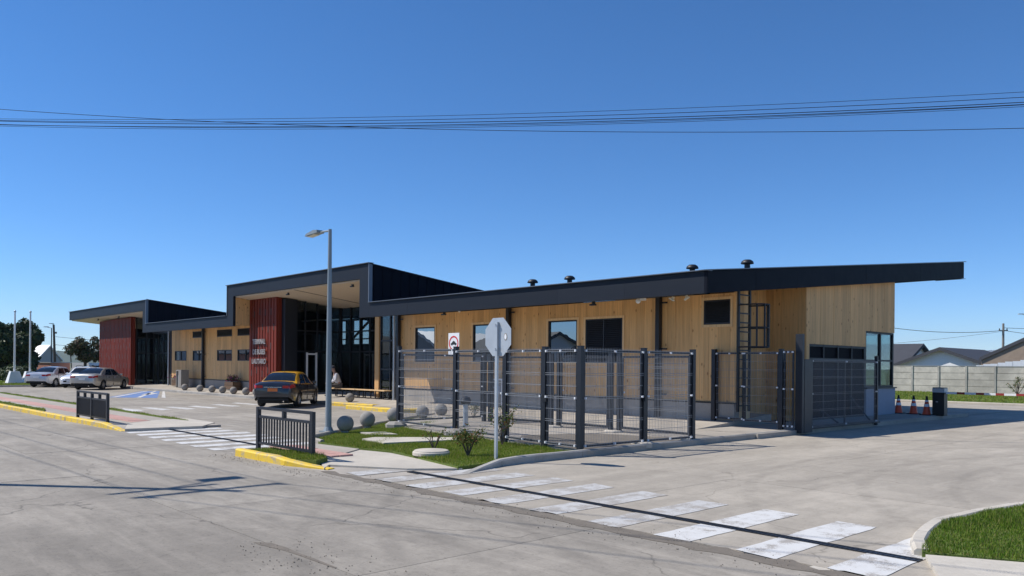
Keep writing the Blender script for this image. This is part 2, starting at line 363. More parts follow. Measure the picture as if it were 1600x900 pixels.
# ================================================================ THE SETTING
sheet('ground', 'ground', [(-8800, -8800), (8800, -8800), (8800, 8800), (-8800, 8800)], -.06)
sheet('road_bed', 'joint', [(-66, -7.5), (14, -7.5), (14, 6.95), (-66, 6.95)], -.014)
street = sheet('street', 'road', [(-400, -7.5), (-66, -7.5), (-66, 6.95), (-400, 6.95)], -.003)
sheet('street_far_side', 'road', [(14, -7.5), (200, -7.5), (200, 6.95), (14, 6.95)], -.003)
xs = [-66 + 4.0*i + .15 for i in range(21)]
for i in range(20):
    for y0, y1 in ((-7.4, -3.72), (-3.71, -.02), (-.01, 3.662), (3.672, 6.85)):
        piece('concrete_slab', 'road', street, xs[i]+.005, min(14, xs[i+1]-.004), y0, y1, -.10, random.uniform(-.0015, .0015))
sheet('island_base', 'walk', [(-76, 6.85), (-10.7, 6.85), (-10.7, 9.6), (-76, 9.6)], -.004)
sheet('right_base', 'pale', [(-3.6, 3.0), (12, 3.0), (12, 20), (4.2, 20), (-3.3, 11)], -.0035)
sheet('yard_bed', 'joint', [(-10.72, 6.86), (-3.0, 6.86), (-3.0, 46.3), (-10.72, 46.3)], -.012)
yard = sheet('yard_pavement', 'yard', [(-3.0, 6.86), (60, 6.86), (60, 46.3), (-3.0, 46.3)], -.002)
for i in range(9):
    y0 = 7.0 + 4.37*i
    for x0, x1 in ((-10.66, -7.02), (-7.01, -3.02)):
        piece('concrete_slab', 'yard', yard, x0, x1, y0+.005, min(46.3, y0+4.366), -.10, random.uniform(-.001, .0015))
sheet('rear_pavement', 'yard', [(-80, 34.3), (-10.7, 34.3), (-10.7, 46.3), (-80, 46.3)], -.002)
parking = sheet('parking_bed', 'joint', [(-76, 9.3), (-10.7, 9.3), (-10.7, 18.4), (-76, 18.4)], -.012)
sheet('driveway', 'parking', [(-21.9, 6.86), (-15.9, 6.86), (-15.9, 9.3), (-21.9, 9.3)], -.001)
for i in range(13):
    for y0, y1 in ((9.3, 13.8), (13.81, 18.36)):
        x0 = -76 + 4.6*i; piece('concrete_slab', 'parking', parking, x0+.005, x0+4.595, y0, y1, -.10, random.uniform(-.001, .001))
# eroded seam where the yard concrete meets the street
b = MB(); pts = []; N = 60
up = []; dn = []
for i in range(N+1):
    x = -12.0 + 10.2*i/N
    up.append((x, 6.95 + .05*math.sin(i*1.7) + random.uniform(-.04, .05))); dn.append((x, 6.80 - .06*abs(math.sin(i*.6)) - random.uniform(0, .07)))
b.add([(x, y, .004) for x, y in up] + [(x, y, .004) for x, y in dn], [(i, i+1, N+1+i+1, N+1+i) for i in range(N)])
b.build('seam_dirt', 'dirt', kind='structure')
# grit swept along the seam and the kerbs
b = MB()
for k in range(900):
    if k < 520: x = random.uniform(-11.5, -1.8); y = 6.86 + random.gauss(-.12, .22); r = random.uniform(.004, .012)
    elif k < 700: x = random.uniform(-15.5, -11.5); y = 6.45 + random.gauss(0, .12); r = random.uniform(.005, .014)
    else: x = random.uniform(-7.6, -5.0); y = 3.6 + random.gauss(0, .25); r = random.uniform(.004, .011)
    a = random.uniform(0, 6.3); z = .0035
    q = [(x+r*random.uniform(.7, 1.3)*math.cos(a+j*2.1), y+r*random.uniform(.7, 1.3)*math.sin(a+j*2.1), z) for j in range(3)] + [(x, y, z+r*random.uniform(.6, 1.1))]
    b.add(q, [(0, 2, 1), (0, 1, 3), (1, 2, 3), (2, 0, 3)])
b.build('gravel', 'dirt', kind='stuff', fix=False)
# cracked patch and joint filler in the street
b = MB(); r0 = [(-7.65, 3.58), (-7.5, 3.70), (-7.2, 3.72), (-6.95, 3.70), (-6.6, 3.70), (-6.2, 3.685), (-6.2, 3.66), (-6.8, 3.655), (-7.1, 3.64), (-7.35, 3.60), (-7.5, 3.57)]
b.add([(x, y, .004) for x, y in r0], [tuple(range(len(r0)))]); b.build('joint_patch', 'dirt', kind='structure')
# crosswalk bars (each a painted sheet)
def bars(label_root, ts_, y0, y1, wd, mats, skew=0):
    for i, t in enumerate(ts_):
        m = mats[i % len(mats)] if isinstance(mats, list) else mats
        b = MB(); n = 9; lo = []; hi = []
        for k in range(n+1):
            y = y0 + (y1-y0)*k/n; j = random.uniform(-.012, .012)
            lo.append((-t + j + skew*(y-y0), y + (random.uniform(-.05, .05) if k in (0, n) else 0))); hi.append((-t + wd + random.uniform(-.012, .012) + skew*(y-y0), y + (random.uniform(-.05, .05) if k in (0, n) else 0)))
        b.add([(x, y, .004) for x, y in lo] + [(x, y, .004) for x, y in hi], [(k, k+1, n+1+k+1, n+1+k) for k in range(n)])
        b.build('crosswalk_bar', m, kind='structure')
bars('', [11.58, 10.63, 9.80, 8.98, 8.10, 7.16, 6.17, 5.22, 4.25, 3.31], 6.98, 9.28, .46, ['whiteworn', 'whiteworn', 'whiteworn', 'whiteworn', 'whiteworn', 'whiteworn', 'whiteworn', 'white', 'white', 'white'])
bars('', [21.95, 21.06, 20.18, 19.3, 18.42, 17.55, 16.70], 6.72, 9.2, .46, 'white')
for q in ([(9.43, 31.89), (10.2, 33.34), (10.46, 31.73), (9.28, 29.96)],):
    sheet('parking_bar', 'white', ts(q), .004)
for s0, t0 in ((10.86, 33.4), (11.8, 33.4), (12.8, 33.6), (14.1, 34.4), (15.4, 35.3)):
    sheet('parking_bar', 'white', ts([(s0, t0), (s0+.42, t0+.2), (s0+.55, t0-1.85), (s0+.1, t0-2.05)]), .004)
sheet('accessible_bay', 'bluep', ts([(12.8, 44.3), (17.4, 53.2), (18.2, 52.4), (14.6, 42.4)]), .004)
for k in range(3):
    a = k*1.5
    sheet('bay_line', 'white', ts([(13.0+a*.62, 44.5-a*.62-.1), (17.6+a*.25, 53.1-a*.25), (17.66+a*.25, 52.9-a*.25), (13.1+a*.62, 44.2-a*.62-.1)]), .008)
sheet('bay_line', 'white', ts([(15.4, 47.4), (16.6, 49.4), (16.9, 48.9), (15.8, 46.9)]), .008)
# trench drains
def trench(x0, x1, y, rootlabel):
    o = thing('trench_drain', rootlabel, 'drain', (x0+x1)/2, y, 0, local=False)
    b = MB(); b.box(x0, x1, y-.062, y+.062, -.09, .0075); b.build('channel', 'signblack', o)
    b = MB(); b.box(x0, x1, y-.066, y-.056, -.02, .011); b.box(x0, x1, y+.056, y+.066, -.02, .011); b.build('grate_rail', 'black', o)
    b = MB(); n = int((x1-x0)/.05)
    for i in range(n): b.box(x0+i*.05, x0+i*.05+.018, y-.055, y+.055, -.02, .0105)
    b.build('grate_bars', 'black', o, kind='stuff')
trench(-11.0, -2.85, 7.92, 'long black slotted drain grate across the crosswalk in the foreground')
trench(-22.4, -16.6, 7.92, 'thin black drain line crossing the smaller crosswalk by the driveway')

# kerbs -------------------------------------------------------------
def kerb(name, pts, w_, h, mat, step=1.0, h0=None, h1=None):
    """row of kerb stones along a polyline of site points; h0/h1: height at the ends"""
    P = [Vector((x, y)) for x, y in pts]; L = [0]
    for a, c in zip(P, P[1:]): L.append(L[-1] + (c-a).length)
    tot = L[-1]
    def at(d):
        for i in range(len(P)-1):
            if d <= L[i+1] or i == len(P)-2:
                k = (d-L[i])/(L[i+1]-L[i]); t = (P[i+1]-P[i]).normalized(); return P[i].lerp(P[i+1], k), Vector((-t.y, t.x))
    hs = lambda d: h + ((h0-h)*max(0, 1-d/1.3) if h0 is not None else 0) + ((h1-h)*max(0, 1-(tot-d)/1.3) if h1 is not None else 0)
    root = None; n = max(1, round(tot/step))
    for i in range(n):
        d0 = tot*i/n + (.004 if i else 0); d1 = tot*(i+1)/n - .004
        b = MB(); secs = []
        for d in (d0, (d0+d1)/2, d1):
            p, nn = at(d); z = max(.008, hs(d)) + random.uniform(-.004, .004)
            c = min(.025, z*.4); prof = [(0, -.1), (0, z-c), (c, z), (w_-c, z), (w_, z-c), (w_, -.1)]
            secs.append([(p.x+nn.x*u, p.y+nn.y*u, v) for u, v in prof])
        vs = sum(secs, []); fs = []
        for k in range(2): fs += [(k*6+j, k*6+(j+1) % 6, (k+1)*6+(j+1) % 6, (k+1)*6+j) for j in range(6)]
        fs += [tuple(range(6)), tuple(range(17, 11, -1))]
        b.add(vs, fs)
        if root is None:
            root = b.build(name, mat, smooth=False); root['kind'] = 'structure'
        else: b.build('kerb_stone', mat, root)
    return root
kerb('kerb', [(-10.2, 8.55), (-10.62, 9.8), (-10.66, 34.2)], .14, .14, 'kerb', 1.1, h0=.01)
kerb('kerb_end', [(-10.66, 34.2), (-60, 34.2)], .14, .14, 'kerb', 2.5)
kerb('yellow_kerb', [(-15.05, 6.66), (-13.0, 6.68), (-12.1, 7.0)], .17, .14, 'yellow', 1.05, h1=.01)
kerb('yellow_kerb_far', [(-72, 6.42), (-30, 6.62), (-22.2, 6.74)], .18, .14, 'yellow', 1.6, h1=.01)
kerb('island_kerb', [(-2.98, 8.12), (-3.2, 8.6), (-3.35, 9.2), (-3.45, 9.9), (-3.36, 10.9), (-3.15, 12.0), (-2.7, 13.3), (-1.9, 15.0), (0, 17.5), (4, 20)][::-1], .15, .075, 'pale', .95)
kerb('lawn_kerb', [(-15.9, 9.1), (-16.9, 9.3), (-17.9, 10.5), (-18.7, 11.8), (-19.9, 13.2), (-21.4, 15.4), (-22.4, 17.2)], .10, .12, 'walk', 1.0)
kerb('yellow_bay_kerb', [(-31.2, 17.95), (-28.1, 18.3)], .42, .15, 'yellow', 1.2)
kerb('yellow_bay_kerb_near', [(-28.3, 17.15), (-25.2, 17.15), (-24.4, 18.0)], .42, .15, 'yellow', 1.2)
kerb('apron_kerb', [(-74, 18.25), (-31.3, 18.25)], .15, .14, 'kerb', 1.5)
kerb('parking_edge', [(-53, 9.5), (-40, 9.45), (-30, 9.42), (-22.6, 9.3)], .09, .06, 'walk', 1.6)
# sidewalks
sheet('corner_ramp', 'pale', ts([(6.95, 12.15), (7.25, 12.5), (8.0, 11.2), (8.75, 10.62), (9.17, 13.4), (9.0, 14.3), (7.45, 13.2)]), .03)
sheet('corner_walk', 'walk', ts([(7.2, 12.9), (9.0, 14.3), (8.85, 15.9), (6.9, 15.7)]), .05)
tac = sheet('tactile_paving', 'pink', ts([(7.62, 13.3), (8.3, 13.6), (8.25, 15.7), (7.72, 15.7)]), .056)
sheet('far_walk', 'walk', ts([(6.88, 22.3), (9.4, 22.2), (9.6, 60), (6.6, 72)]), .06)
sheet('far_ramp', 'pale', ts([(6.8, 22.1), (8.75, 21.9), (9.55, 23.0), (9.6, 25.2), (8.6, 25.0), (7.5, 24.1)]), .075)
far_tac = sheet('tactile_paving_far', 'pink', ts([(7.75, 24.6), (8.4, 25.0), (8.4, 60), (7.8, 60)]), .066)
for i in range(7):
    for j in range(2):
        piece('tactile_tile', 'pink', tac, -13.42-.34*i-.325, -13.42-.34*i, 7.72+.3*j, 7.72+.3*j+.285, .03, .064+random.uniform(-.002, .002))
for i in range(30):
    t0 = 25.2 + i*.5; piece('tactile_tile', 'pink', far_tac, -t0-.485, -t0, 7.83, 8.36, .03, .072+random.uniform(-.002, .002))
# the sloping apron in front of the facade and the strip along the yard side
b = MB(); n = 60
for i in range(n):
    x0 = -75 + (75-12.4)*i/n; x1 = -75 + (75-12.4)*(i+1)/n - .006
    b.hexa([(x0, 18.4, -.1), (x1, 18.4, -.1), (x1, 22.4, -.1), (x0, 22.4, -.1), (x0, 18.4, .13), (x1, 18.4, .13), (x1, 22.4, .40), (x0, 22.4, .40)])
b.build('apron', 'walk', kind='structure')
sheet('yard_floor', 'walk', [(-29, 18.4), (-10.62, 18.4), (-10.62, 12.0), (-19, 12.8), (-22.3, 17.4), (-24.4, 18.0)], .118)
b = MB(); b.hexa([(-12.4, 18.4, -.1), (-10.55, 18.4, -.1), (-10.55, 34.1, -.1), (-12.4, 34.1, -.1), (-12.4, 18.4, .13), (-10.55, 18.4, .125), (-10.55, 34.1, .125), (-12.4, 34.1, .13)])
b.build('side_walk', 'walk', kind='structure')
b = MB(); b.box(-60, -12.41, 31.3, 34.1, -.1, .125); b.build('platform', 'walk', kind='structure')
b = MB()
b.add([(x, y, .124) for x, y in [(-10.75, 12.1), (-10.75, 15.7), (-11.2, 15.9), (-13.4, 15.2), (-14, 13.4), (-13, 12.3)]], [(0, 1, 2, 3, 4, 5)])
b.build('bare_soil', 'dirt', kind='structure')
# lawns
LAWN = ts([(8.68, 10.66), (9.9, 10.74), (11.9, 10.80), (12.35, 13.5), (12.95, 18.0), (16.2, 18.6), (17.2, 21.8), (15.4, 21.2), (13.2, 19.75), (11.8, 18.55), (10.5, 17.75), (9.45, 16.8), (9.0, 16.0), (9.05, 14.4), (9.22, 13.4)])
ISLE = [(-2.9, 8.1), (-3.2, 9.2), (-3.3, 9.9), (-3.2, 10.9), (-3.0, 12.0), (-2.55, 13.3), (-1.75, 15.0), (.15, 17.5), (4, 19.9), (9, 20), (9, 6.9), (0, 8.6), (-2.1, 8.45)]
sheet('lawn', 'lawn', LAWN, .062); sheet('island_lawn', 'lawn', ISLE, .055)
VERGE = [(-15.0, 6.84), (-13.0, 6.86), (-12.6, 7.05), (-12.9, 7.45), (-15.0, 7.45)]
sheet('verge', 'lawn', VERGE, .11)
sheet('verge_far', 'lawn', ts([(6.9, 31), (7.3, 32.5), (7.3, 70), (6.66, 70)]), .10)
sheet('verge_inner', 'lawn', ts([(9.12, 25.0), (9.25, 24.2), (9.4, 33), (9.5, 52), (9.3, 52)]), .09)
sheet('island_path', 'pale', [(-2.85, 8.05), (-2.05, 8.45), (0, 8.58), (9, 6.9), (9, 4), (-2.3, 6.95)], .045)
def inside(poly, x, y):
    c = np.zeros(len(x), bool); n = len(poly)
    for i in range(n):
        (x0, y0), (x1, y1) = poly[i], poly[(i+1) % n]
        if y0 == y1: continue
        c ^= ((y0 > y) != (y1 > y)) & (x < (x1-x0)*(y-y0)/(y1-y0) + x0)
    return c
def blades(name, poly, n, z, hmin, hmax, wd=.006, mat='grass'):
    P = np.array(poly); lo, hi = P.min(0), P.max(0); pts = np.zeros((0, 2))
    while len(pts) < n:
        q = RNG.uniform(lo, hi, (n, 2)); q = q[inside(poly, q[:, 0], q[:, 1])]; pts = np.vstack([pts, q])
    pts = pts[:n]; patch = .75 + .35*np.sin(pts[:, 0]*2.3+1)*np.sin(pts[:, 1]*1.9) + .2*np.sin(pts[:, 0]*7+pts[:, 1]*5)
    h = RNG.uniform(hmin, hmax, n)*np.clip(patch, .5, 1.4); a = RNG.uniform(0, 2*PI, n); l = RNG.uniform(0, .55, n)*h; d = RNG.uniform(0, 2*PI, n)
    c, s_ = np.cos(a)*wd, np.sin(a)*wd; V = np.zeros((n, 3, 3))
    V[:, 0] = np.stack([pts[:, 0]-c, pts[:, 1]-s_, np.full(n, z)], 1); V[:, 1] = np.stack([pts[:, 0]+c, pts[:, 1]+s_, np.full(n, z)], 1)
    V[:, 2] = np.stack([pts[:, 0]+np.cos(d)*l, pts[:, 1]+np.sin(d)*l, z+h], 1)
    me = bpy.data.meshes.new(name); me.vertices.add(3*n); me.vertices.foreach_set('co', V.ravel())
    me.loops.add(3*n); me.loops.foreach_set('vertex_index', np.arange(3*n, dtype=np.int32))
    me.polygons.add(n); me.polygons.foreach_set('loop_start', np.arange(0, 3*n, 3, dtype=np.int32))
    me.update(calc_edges=True); me.materials.append(M[mat]); o = bpy.data.objects.new(name, me); COL.objects.link(o)
    o.rotation_euler = (0, 0, RZ); o['kind'] = 'stuff'; return o
blades('lawn_grass', LAWN, 100000, .055, .03, .09, .007)
blades('island_grass', [p for p in ISLE if p[0] < 5] , 150000, .05, .035, .08, .006, 'grass2')
blades('verge_grass', VERGE, 5000, .105, .04, .09)
blades('verge_far_grass', ts([(6.9, 31), (7.3, 32.5), (7.3, 62), (6.75, 62)]), 9000, .095, .02, .07, .010)
blades('verge_inner_grass', ts([(9.12, 25.0), (9.25, 24.2), (9.4, 33), (9.5, 52), (9.3, 52)]), 5000, .085, .02, .07, .010)
# far grass by the concrete wall, far-left garden
sheet('far_grass', 'lawn', [(-60, 46.4), (-5, 46.4), (60, 46.4), (60, 67.9), (-60, 67.9)], .03)
kerb('far_kerb', [(-45, 46.35), (-2, 46.35)], .15, .12, 'pale', 2.2)
blades('far_grass_blades', [(-32, 46.6), (-8, 46.6), (-12, 67.5), (-34, 67.5)], 30000, .03, .05, .14, .02)
sheet('left_garden', 'lawn', ts([(10.2, 66), (18.0, 66.5), (22, 90), (8, 90)]), .10)
blades('left_garden_grass', ts([(10.2, 66), (17.0, 66.5), (20, 80), (9, 80)]), 15000, .10, .05, .14, .02)
kerb('garden_kerb', [(-66, 10.2), (-66.3, 17.9)], .15, .12, 'kerb', 2)
# lawn slabs and covers
def slabthing(nm, label, cat, poly, z0, z1, mat, group=None):
    xs_ = [p[0] for p in poly]; ys_ = [p[1] for p in poly]; c = (sum(xs_)/len(xs_), sum(ys_)/len(ys_), z0)
    b = MB(); b.prism(poly, 'z', z0, z1); return tag(b.build(nm, mat, org=c), label, cat, group)
slabthing('concrete_slab', 'small square concrete slab set in the lawn near the sphere bollards', 'slab', ts([(10.9, 17.3), (11.45, 17.0), (11.3, 16.2), (10.75, 16.5)]), .04, .105, 'pale')
slabthing('concrete_slab', 'long flat concrete cover crossing the lawn towards the mesh fence', 'slab', ts([(9.95, 15.7), (10.4, 15.9), (11.9, 14.7), (11.6, 14.2), (9.8, 14.6)]), .04, .105, 'pale')
o = thing('manhole_cover', 'round white concrete manhole cover standing proud of the lawn', 'manhole', -12.27, 9.33, .08)
b = MB(); b.lathe([(.36, 0), (.36, .055), (.34, .075)], 32); b.build('ring', 'pale', o, True)
b = MB(); b.lathe([(.33, .073), (.33, .088), (.31, .096)], 32); b.build('lid', 'pale', o, True)

# hills on the horizon
def hills(name, a0, a1, dist, hgt, mat, seed, n=90, base=-5, snow=False):
    rnd = random.Random(seed); ph = [(rnd.uniform(0, 6), rnd.uniform(.5, 1)) for _ in range(7)]
    b = MB(); rows = 4; vs = []
    for i in range(n+1):
        a = math.radians(a0 + (a1-a0)*i/n)
        k = sum(p[1]/(j+1)**.9*math.sin((j+1)*2.1*i/n*6+p[0]) for j, p in enumerate(ph)); k = .62+.22*k + rnd.uniform(-.03, .03)
        for r in range(rows+1):
            dd = dist*(1+.10*r); z = base + (hgt*k - base)*math.sin(PI/2*min(1, r/(rows-1)))*(1 if r < rows else .9)
            X, Y = dd*math.sin(a), dd*math.cos(a); vs.append((X*CA-Y*SA, X*SA+Y*CA, z + (rnd.uniform(-.05, .05)*hgt if 0 < r < rows else 0)))
    fs = [(i*(rows+1)+r, (i+1)*(rows+1)+r, (i+1)*(rows+1)+r+1, i*(rows+1)+r+1) for i in range(n) for r in range(rows)]
    b.add(vs, fs); return b.build(name, mat, smooth=True, kind='structure')
def hillmat(name, low, high, z0, z1):
    m, nt, bb = base_mat(name); g = node(nt, 'ShaderNodeNewGeometry'); sp = node(nt, 'ShaderNodeSeparateXYZ'); lk(nt, g.outputs['Position'], sp.inputs[0])
    f = mth(nt, 'DIVIDE', mth(nt, 'SUBTRACT', sp.outputs[2], z0), z1-z0)
    f = mth(nt, 'ADD', f, mth(nt, 'MULTIPLY', mth(nt, 'SUBTRACT', noise(nt, g.outputs['Position'], .004, 6), .5), 1.5))
    lk(nt, mixc(nt, ramp(nt, f, [(.4, (0, 0, 0)), (.6, (1, 1, 1))]), low, high), bb.inputs['Base Color']); bb.inputs['Roughness'].default_value = .95; return m
M['hill'] = hillmat('wooded_hill', (.05, .075, .04), (.07, .08, .05), 0, 120)
M['snow'] = hillmat('snow_mountain', (.10, .11, .11), (.8, .8, .8), 130, 270)
hills('hills', -40, -10, 3200, 100, 'hill', 4)
hills('mountains', 12, 50, 6500, 255, 'snow', 11, 140)

# ================================================================ THE TERMINAL
M['slotshade'] = plain('dark_slot_shade', (.028, .010, .008), .8)  # darkened red that stands in for the shade inside the slat openings
T_ = thing('bus_terminal', 'long low timber bus terminal with dark zigzag roof fascia and red slatted entrance blocks', 'building', -42, 20.4, .3, local=False)
WY = 20.4; FY = 18.1
def boards(wall, x0, x1, y, zb, ztop, holes, wd=.30, mat='wood', th=.03):
    """vertical pine boards between x0 and x1 in the plane y, cut round the openings; ztop is a function of x"""
    n = max(1, round((x1-x0)/wd)); e = [x0+(x1-x0)*i/n for i in range(n+1)]
    for a, c in zip(e, e[1:]):
        # split the board where an opening edge runs through it
        cuts = sorted({a, c} | {h[k] for h in holes for k in (0, 1) if a+.02 < h[k] < c-.02})
        for u, v in zip(cuts, cuts[1:]):
            m = (u+v)/2; segs = [(zb, ztop(m))]
            for h in holes:
                if h[0] < m < h[1]:
                    ns = []
                    for z0, z1 in segs:
                        if h[2] > z0+.02: ns.append((z0, min(z1, h[2])))
                        if h[3] < z1-.02: ns.append((max(z0, h[3]), z1))
                    segs = [s for s in ns if s[1]-s[0] > .02]
            for z0, z1 in segs:
                piece('board', mat, wall, u+.0025, v-.0025, y-th+random.uniform(-.004, .004), y, z0, z1)
def boards_x(wall, x, y0, y1, zb, ztop, holes, wd=.30, mat='wood', out=1):
    n = max(1, round((y1-y0)/wd)); e = [y0+(y1-y0)*i/n for i in range(n+1)]
    for a, c in zip(e, e[1:]):
        cuts = sorted({a, c} | {h[k] for h in holes for k in (0, 1) if a+.02 < h[k] < c-.02})
        for u, v in zip(cuts, cuts[1:]):
            m = (u+v)/2; segs = [(zb, ztop(m))]
            for h in holes:
                if h[0] < m < h[1]:
                    ns = []
                    for z0, z1 in segs:
                        if h[2] > z0+.02: ns.append((z0, min(z1, h[2])))
                        if h[3] < z1-.02: ns.append((max(z0, h[3]), z1))
                    segs = ns
            for z0, z1 in segs:
                q = out*(.03+random.uniform(-.004, .004))
                piece('board', mat, wall, min(x, x+q), max(x, x+q), u+.0025, v-.0025, z0, z1)
def lowz(y): return 3.84 + .1025*(y-FY)            # soffit of the low roofs
def tallz(y): return 5.36 - .118*(y-FY)            # soffit of the tall canopies
def wallbox(holes, x0, x1, y0, y1, z0, z1):
    """a wall core with rectangular openings in x,z"""
    b = MB(); xs_ = sorted({x0, x1} | {h[k] for h in holes for k in (0, 1)}); zs_ = sorted({z0, z1} | {h[k] for h in holes for k in (2, 3)})
    for a, c in zip(xs_, xs_[1:]):
        zz = [z for z in zs_]; run = None
        for u, v in zip(zz, zz[1:]):
            m = ((a+c)/2, (u+v)/2)
            if any(h[0] < m[0] < h[1] and h[2] < m[1] < h[3] for h in holes): continue
            b.box(a, c, y0, y1, u, v)
    return b
def window(x0, x1, z0, z1, y, trim=None, mull=0, pane='glass'):
    f = .05; b = MB()
    b.box(x0, x1, y-.035, y+.06, z1-f, z1); b.box(x0, x1, y-.035, y+.06, z0, z0+f); b.box(x0, x0+f, y-.035, y+.06, z0+f, z1-f); b.box(x1-f, x1, y-.035, y+.06, z0+f, z1-f)
    for k in range(mull): xm = x0+(x1-x0)*(k+1)/(mull+1); b.box(xm-.025, xm+.025, y-.03, y+.055, z0+f, z1-f)
    o = b.build('window', 'black', T_)
    b = MB(); b.box(x0+f, x1-f, y+.012, y+.02, z0+f, z1-f); b.build('pane', pane, o)
    if trim:
        b = MB(); t = .085
        b.box(x0-t, x1+t, y-.055, y-.03, z1+.004, z1+t); b.box(x0-t, x0-.004, y-.055, y-.03, z0-t, z1+.004); b.box(x1+.004, x1+t, y-.055, y-.03, z0-t, z1+.004); b.box(x0-.004, x1+.004, y-.055, y-.03, z0-t, z0-.004)
        b.build('window_trim', 'woodtrim', o)
    return o
def louvre(x0, x1, z0, z1, y, trim=True, n=None, mid=False, mat='anth'):
    b = MB(); f = .045
    b.box(x0, x1, y-.04, y+.03, z1-f, z1); b.box(x0, x1, y-.04, y+.03, z0, z0+f); b.box(x0, x0+f, y-.04, y+.03, z0+f, z1-f); b.box(x1-f, x1, y-.04, y+.03, z0+f, z1-f)
    if mid: b.box((x0+x1)/2-.02, (x0+x1)/2+.02, y-.042, y+.03, z0+f, z1-f)
    b.box(x0+f, x1-f, y+.03, y+.04, z0+f, z1-f)
    o = b.build('louvre', mat, T_)
    n = n or int((z1-z0)/.07); b = MB()
    for i in range(n):
        z = z0+f+(z1-z0-2*f)*i/n; h = (z1-z0-2*f)/n
        b.hexa([(x0+f, y-.032, z), (x1-f, y-.032, z), (x1-f, y+.02, z+h*.8), (x0+f, y+.02, z+h*.8), (x0+f, y-.032, z+.012), (x1-f, y-.032, z+.012), (x1-f, y+.02, z+h*.8+.012), (x0+f, y+.02, z+h*.8+.012)])
    b.build('louvre_slats', mat, o, kind='stuff')
    if trim:
        t = .08; b = MB()
        b.box(x0-t, x1+t, y-.055, y-.03, z1+.004, z1+t); b.box(x0-t, x0-.004, y-.055, y-.03, z0-t, z1+.004); b.box(x1+.004, x1+t, y-.055, y-.03, z0-t, z1+.004); b.box(x0-.004, x1+.004, y-.055, y-.03, z0-t, z0-.004)
        b.build('louvre_trim', 'woodtrim', o)
# --- right wing front wall
RW = [(-27.98, -26.6, 1.95, 3.42), (-24.13, -22.75, 1.95, 3.42), (-19.96, -18.57, 1.95, 3.42)]
RL = [(-18.18, -16.57, 1.95, 3.41), (-13.48, -12.58, 3.08, 3.80)]
wall = wallbox(RW+RL, -29.2, -12.43, WY, WY+.22, .78, 3.95).build('front_wall', 'woodtrim', T_)
boards(wall, -29.2, -12.40, WY, .80, lambda x: 3.98, RW+RL)
for h in RW: window(*h, WY, True)
louvre(*RL[0], WY, True, 22, True); louvre(*RL[1], WY, True, 13)
b = MB(); b.box(-29.25, -12.42, WY-.06, WY+.2, -.1, .755); b.build('plinth', 'plinth', T_)
b = MB(); b.box(-29.26, -12.40, WY-.075, WY+.02, .757, .80); b.build('plinth_flashing', 'anth', T_)
# --- left wing front wall
LW = [(-55.83, -53.75, 1.97, 2.63), (-52.67, -50.78, 1.97, 2.63), (-48.78, -46.6, 1.97, 2.64), (-45.82, -43.7, 1.97, 2.64)]
LH = [(-52.7, -50.8, 3.46, 3.88), (-48.8, -46.62, 3.45, 3.88), (-45.84, -43.7, 3.45, 3.88)]
wall = wallbox(LW+LH, -56.4, -41.0, WY, WY+.22, .78, 4.05).build('front_wall', 'woodtrim', T_)
boards(wall, -56.4, -41.0, WY, .80, lambda x: 4.06, LW+LH)
for h in LW: window(*h, WY, None, 1)
for h in LH: louvre(*h, WY, False, 6, mat='anth')
b = MB(); b.box(-56.4, -37.9, WY-.06, WY+.2, -.1, .755); b.build('plinth', 'plinth', T_)
b = MB(); b.box(-56.4, -41.0, WY-.075, WY+.02, .757, .80); b.build('plinth_flashing', 'anth', T_)
# --- columns with drip brackets, downpipes
for x in (-15.04, -21.93, -29.07, -50.65):
    b = MB(); b.box(x-.075, x+.075, WY-.24, WY-.09, .1, lowz(WY)+.02); c = b.build('column', 'black', T_)
    b = MB()
    for z in (3.78, 2.35, .95): b.box(x+.075, x+.30, WY-.16, WY-.12, z, z+.05)
    b.build('bracket', 'black', c)
for x in (-29.42, -56.75):
    b = MB(); b.tube([(x, WY-.14, .2), (x, WY-.14, 4.0)], .05, 10); b.build('downpipe', 'galv', T_, True)
# --- roofs: low wings
def roof_slab(x0, x1, y0, y1, zf, name):
    b = MB(); b.prism([(y0, zf(y0)+.30), (y1, zf(y1)+.30), (y1, zf(y1)+.54), (y0, zf(y0)+.54)], 'x', x0, x1); return b.build(name, 'metal', T_)
def soffit(x0, x1, y0, y1, zf, n, seam=None):
    b = MB(); b.prism([(y0, zf(y0)), (y1, zf(y1)), (y1, zf(y1)+.1), (y0, zf(y0)+.1)], 'x', x0, x1); s = b.build('soffit', 'soffit', T_); return s
roof_slab(-28.1, -11.98, 18.22, 37.6, lowz, 'low_roof'); soffit(-28.1, -11.98, 18.22, 37.6, lowz, 6)
roof_slab(-54.8, -42.06, 18.22, 31.4, lowz, 'low_roof'); soffit(-54.8, -42.06, 18.22, 31.4, lowz, 6)
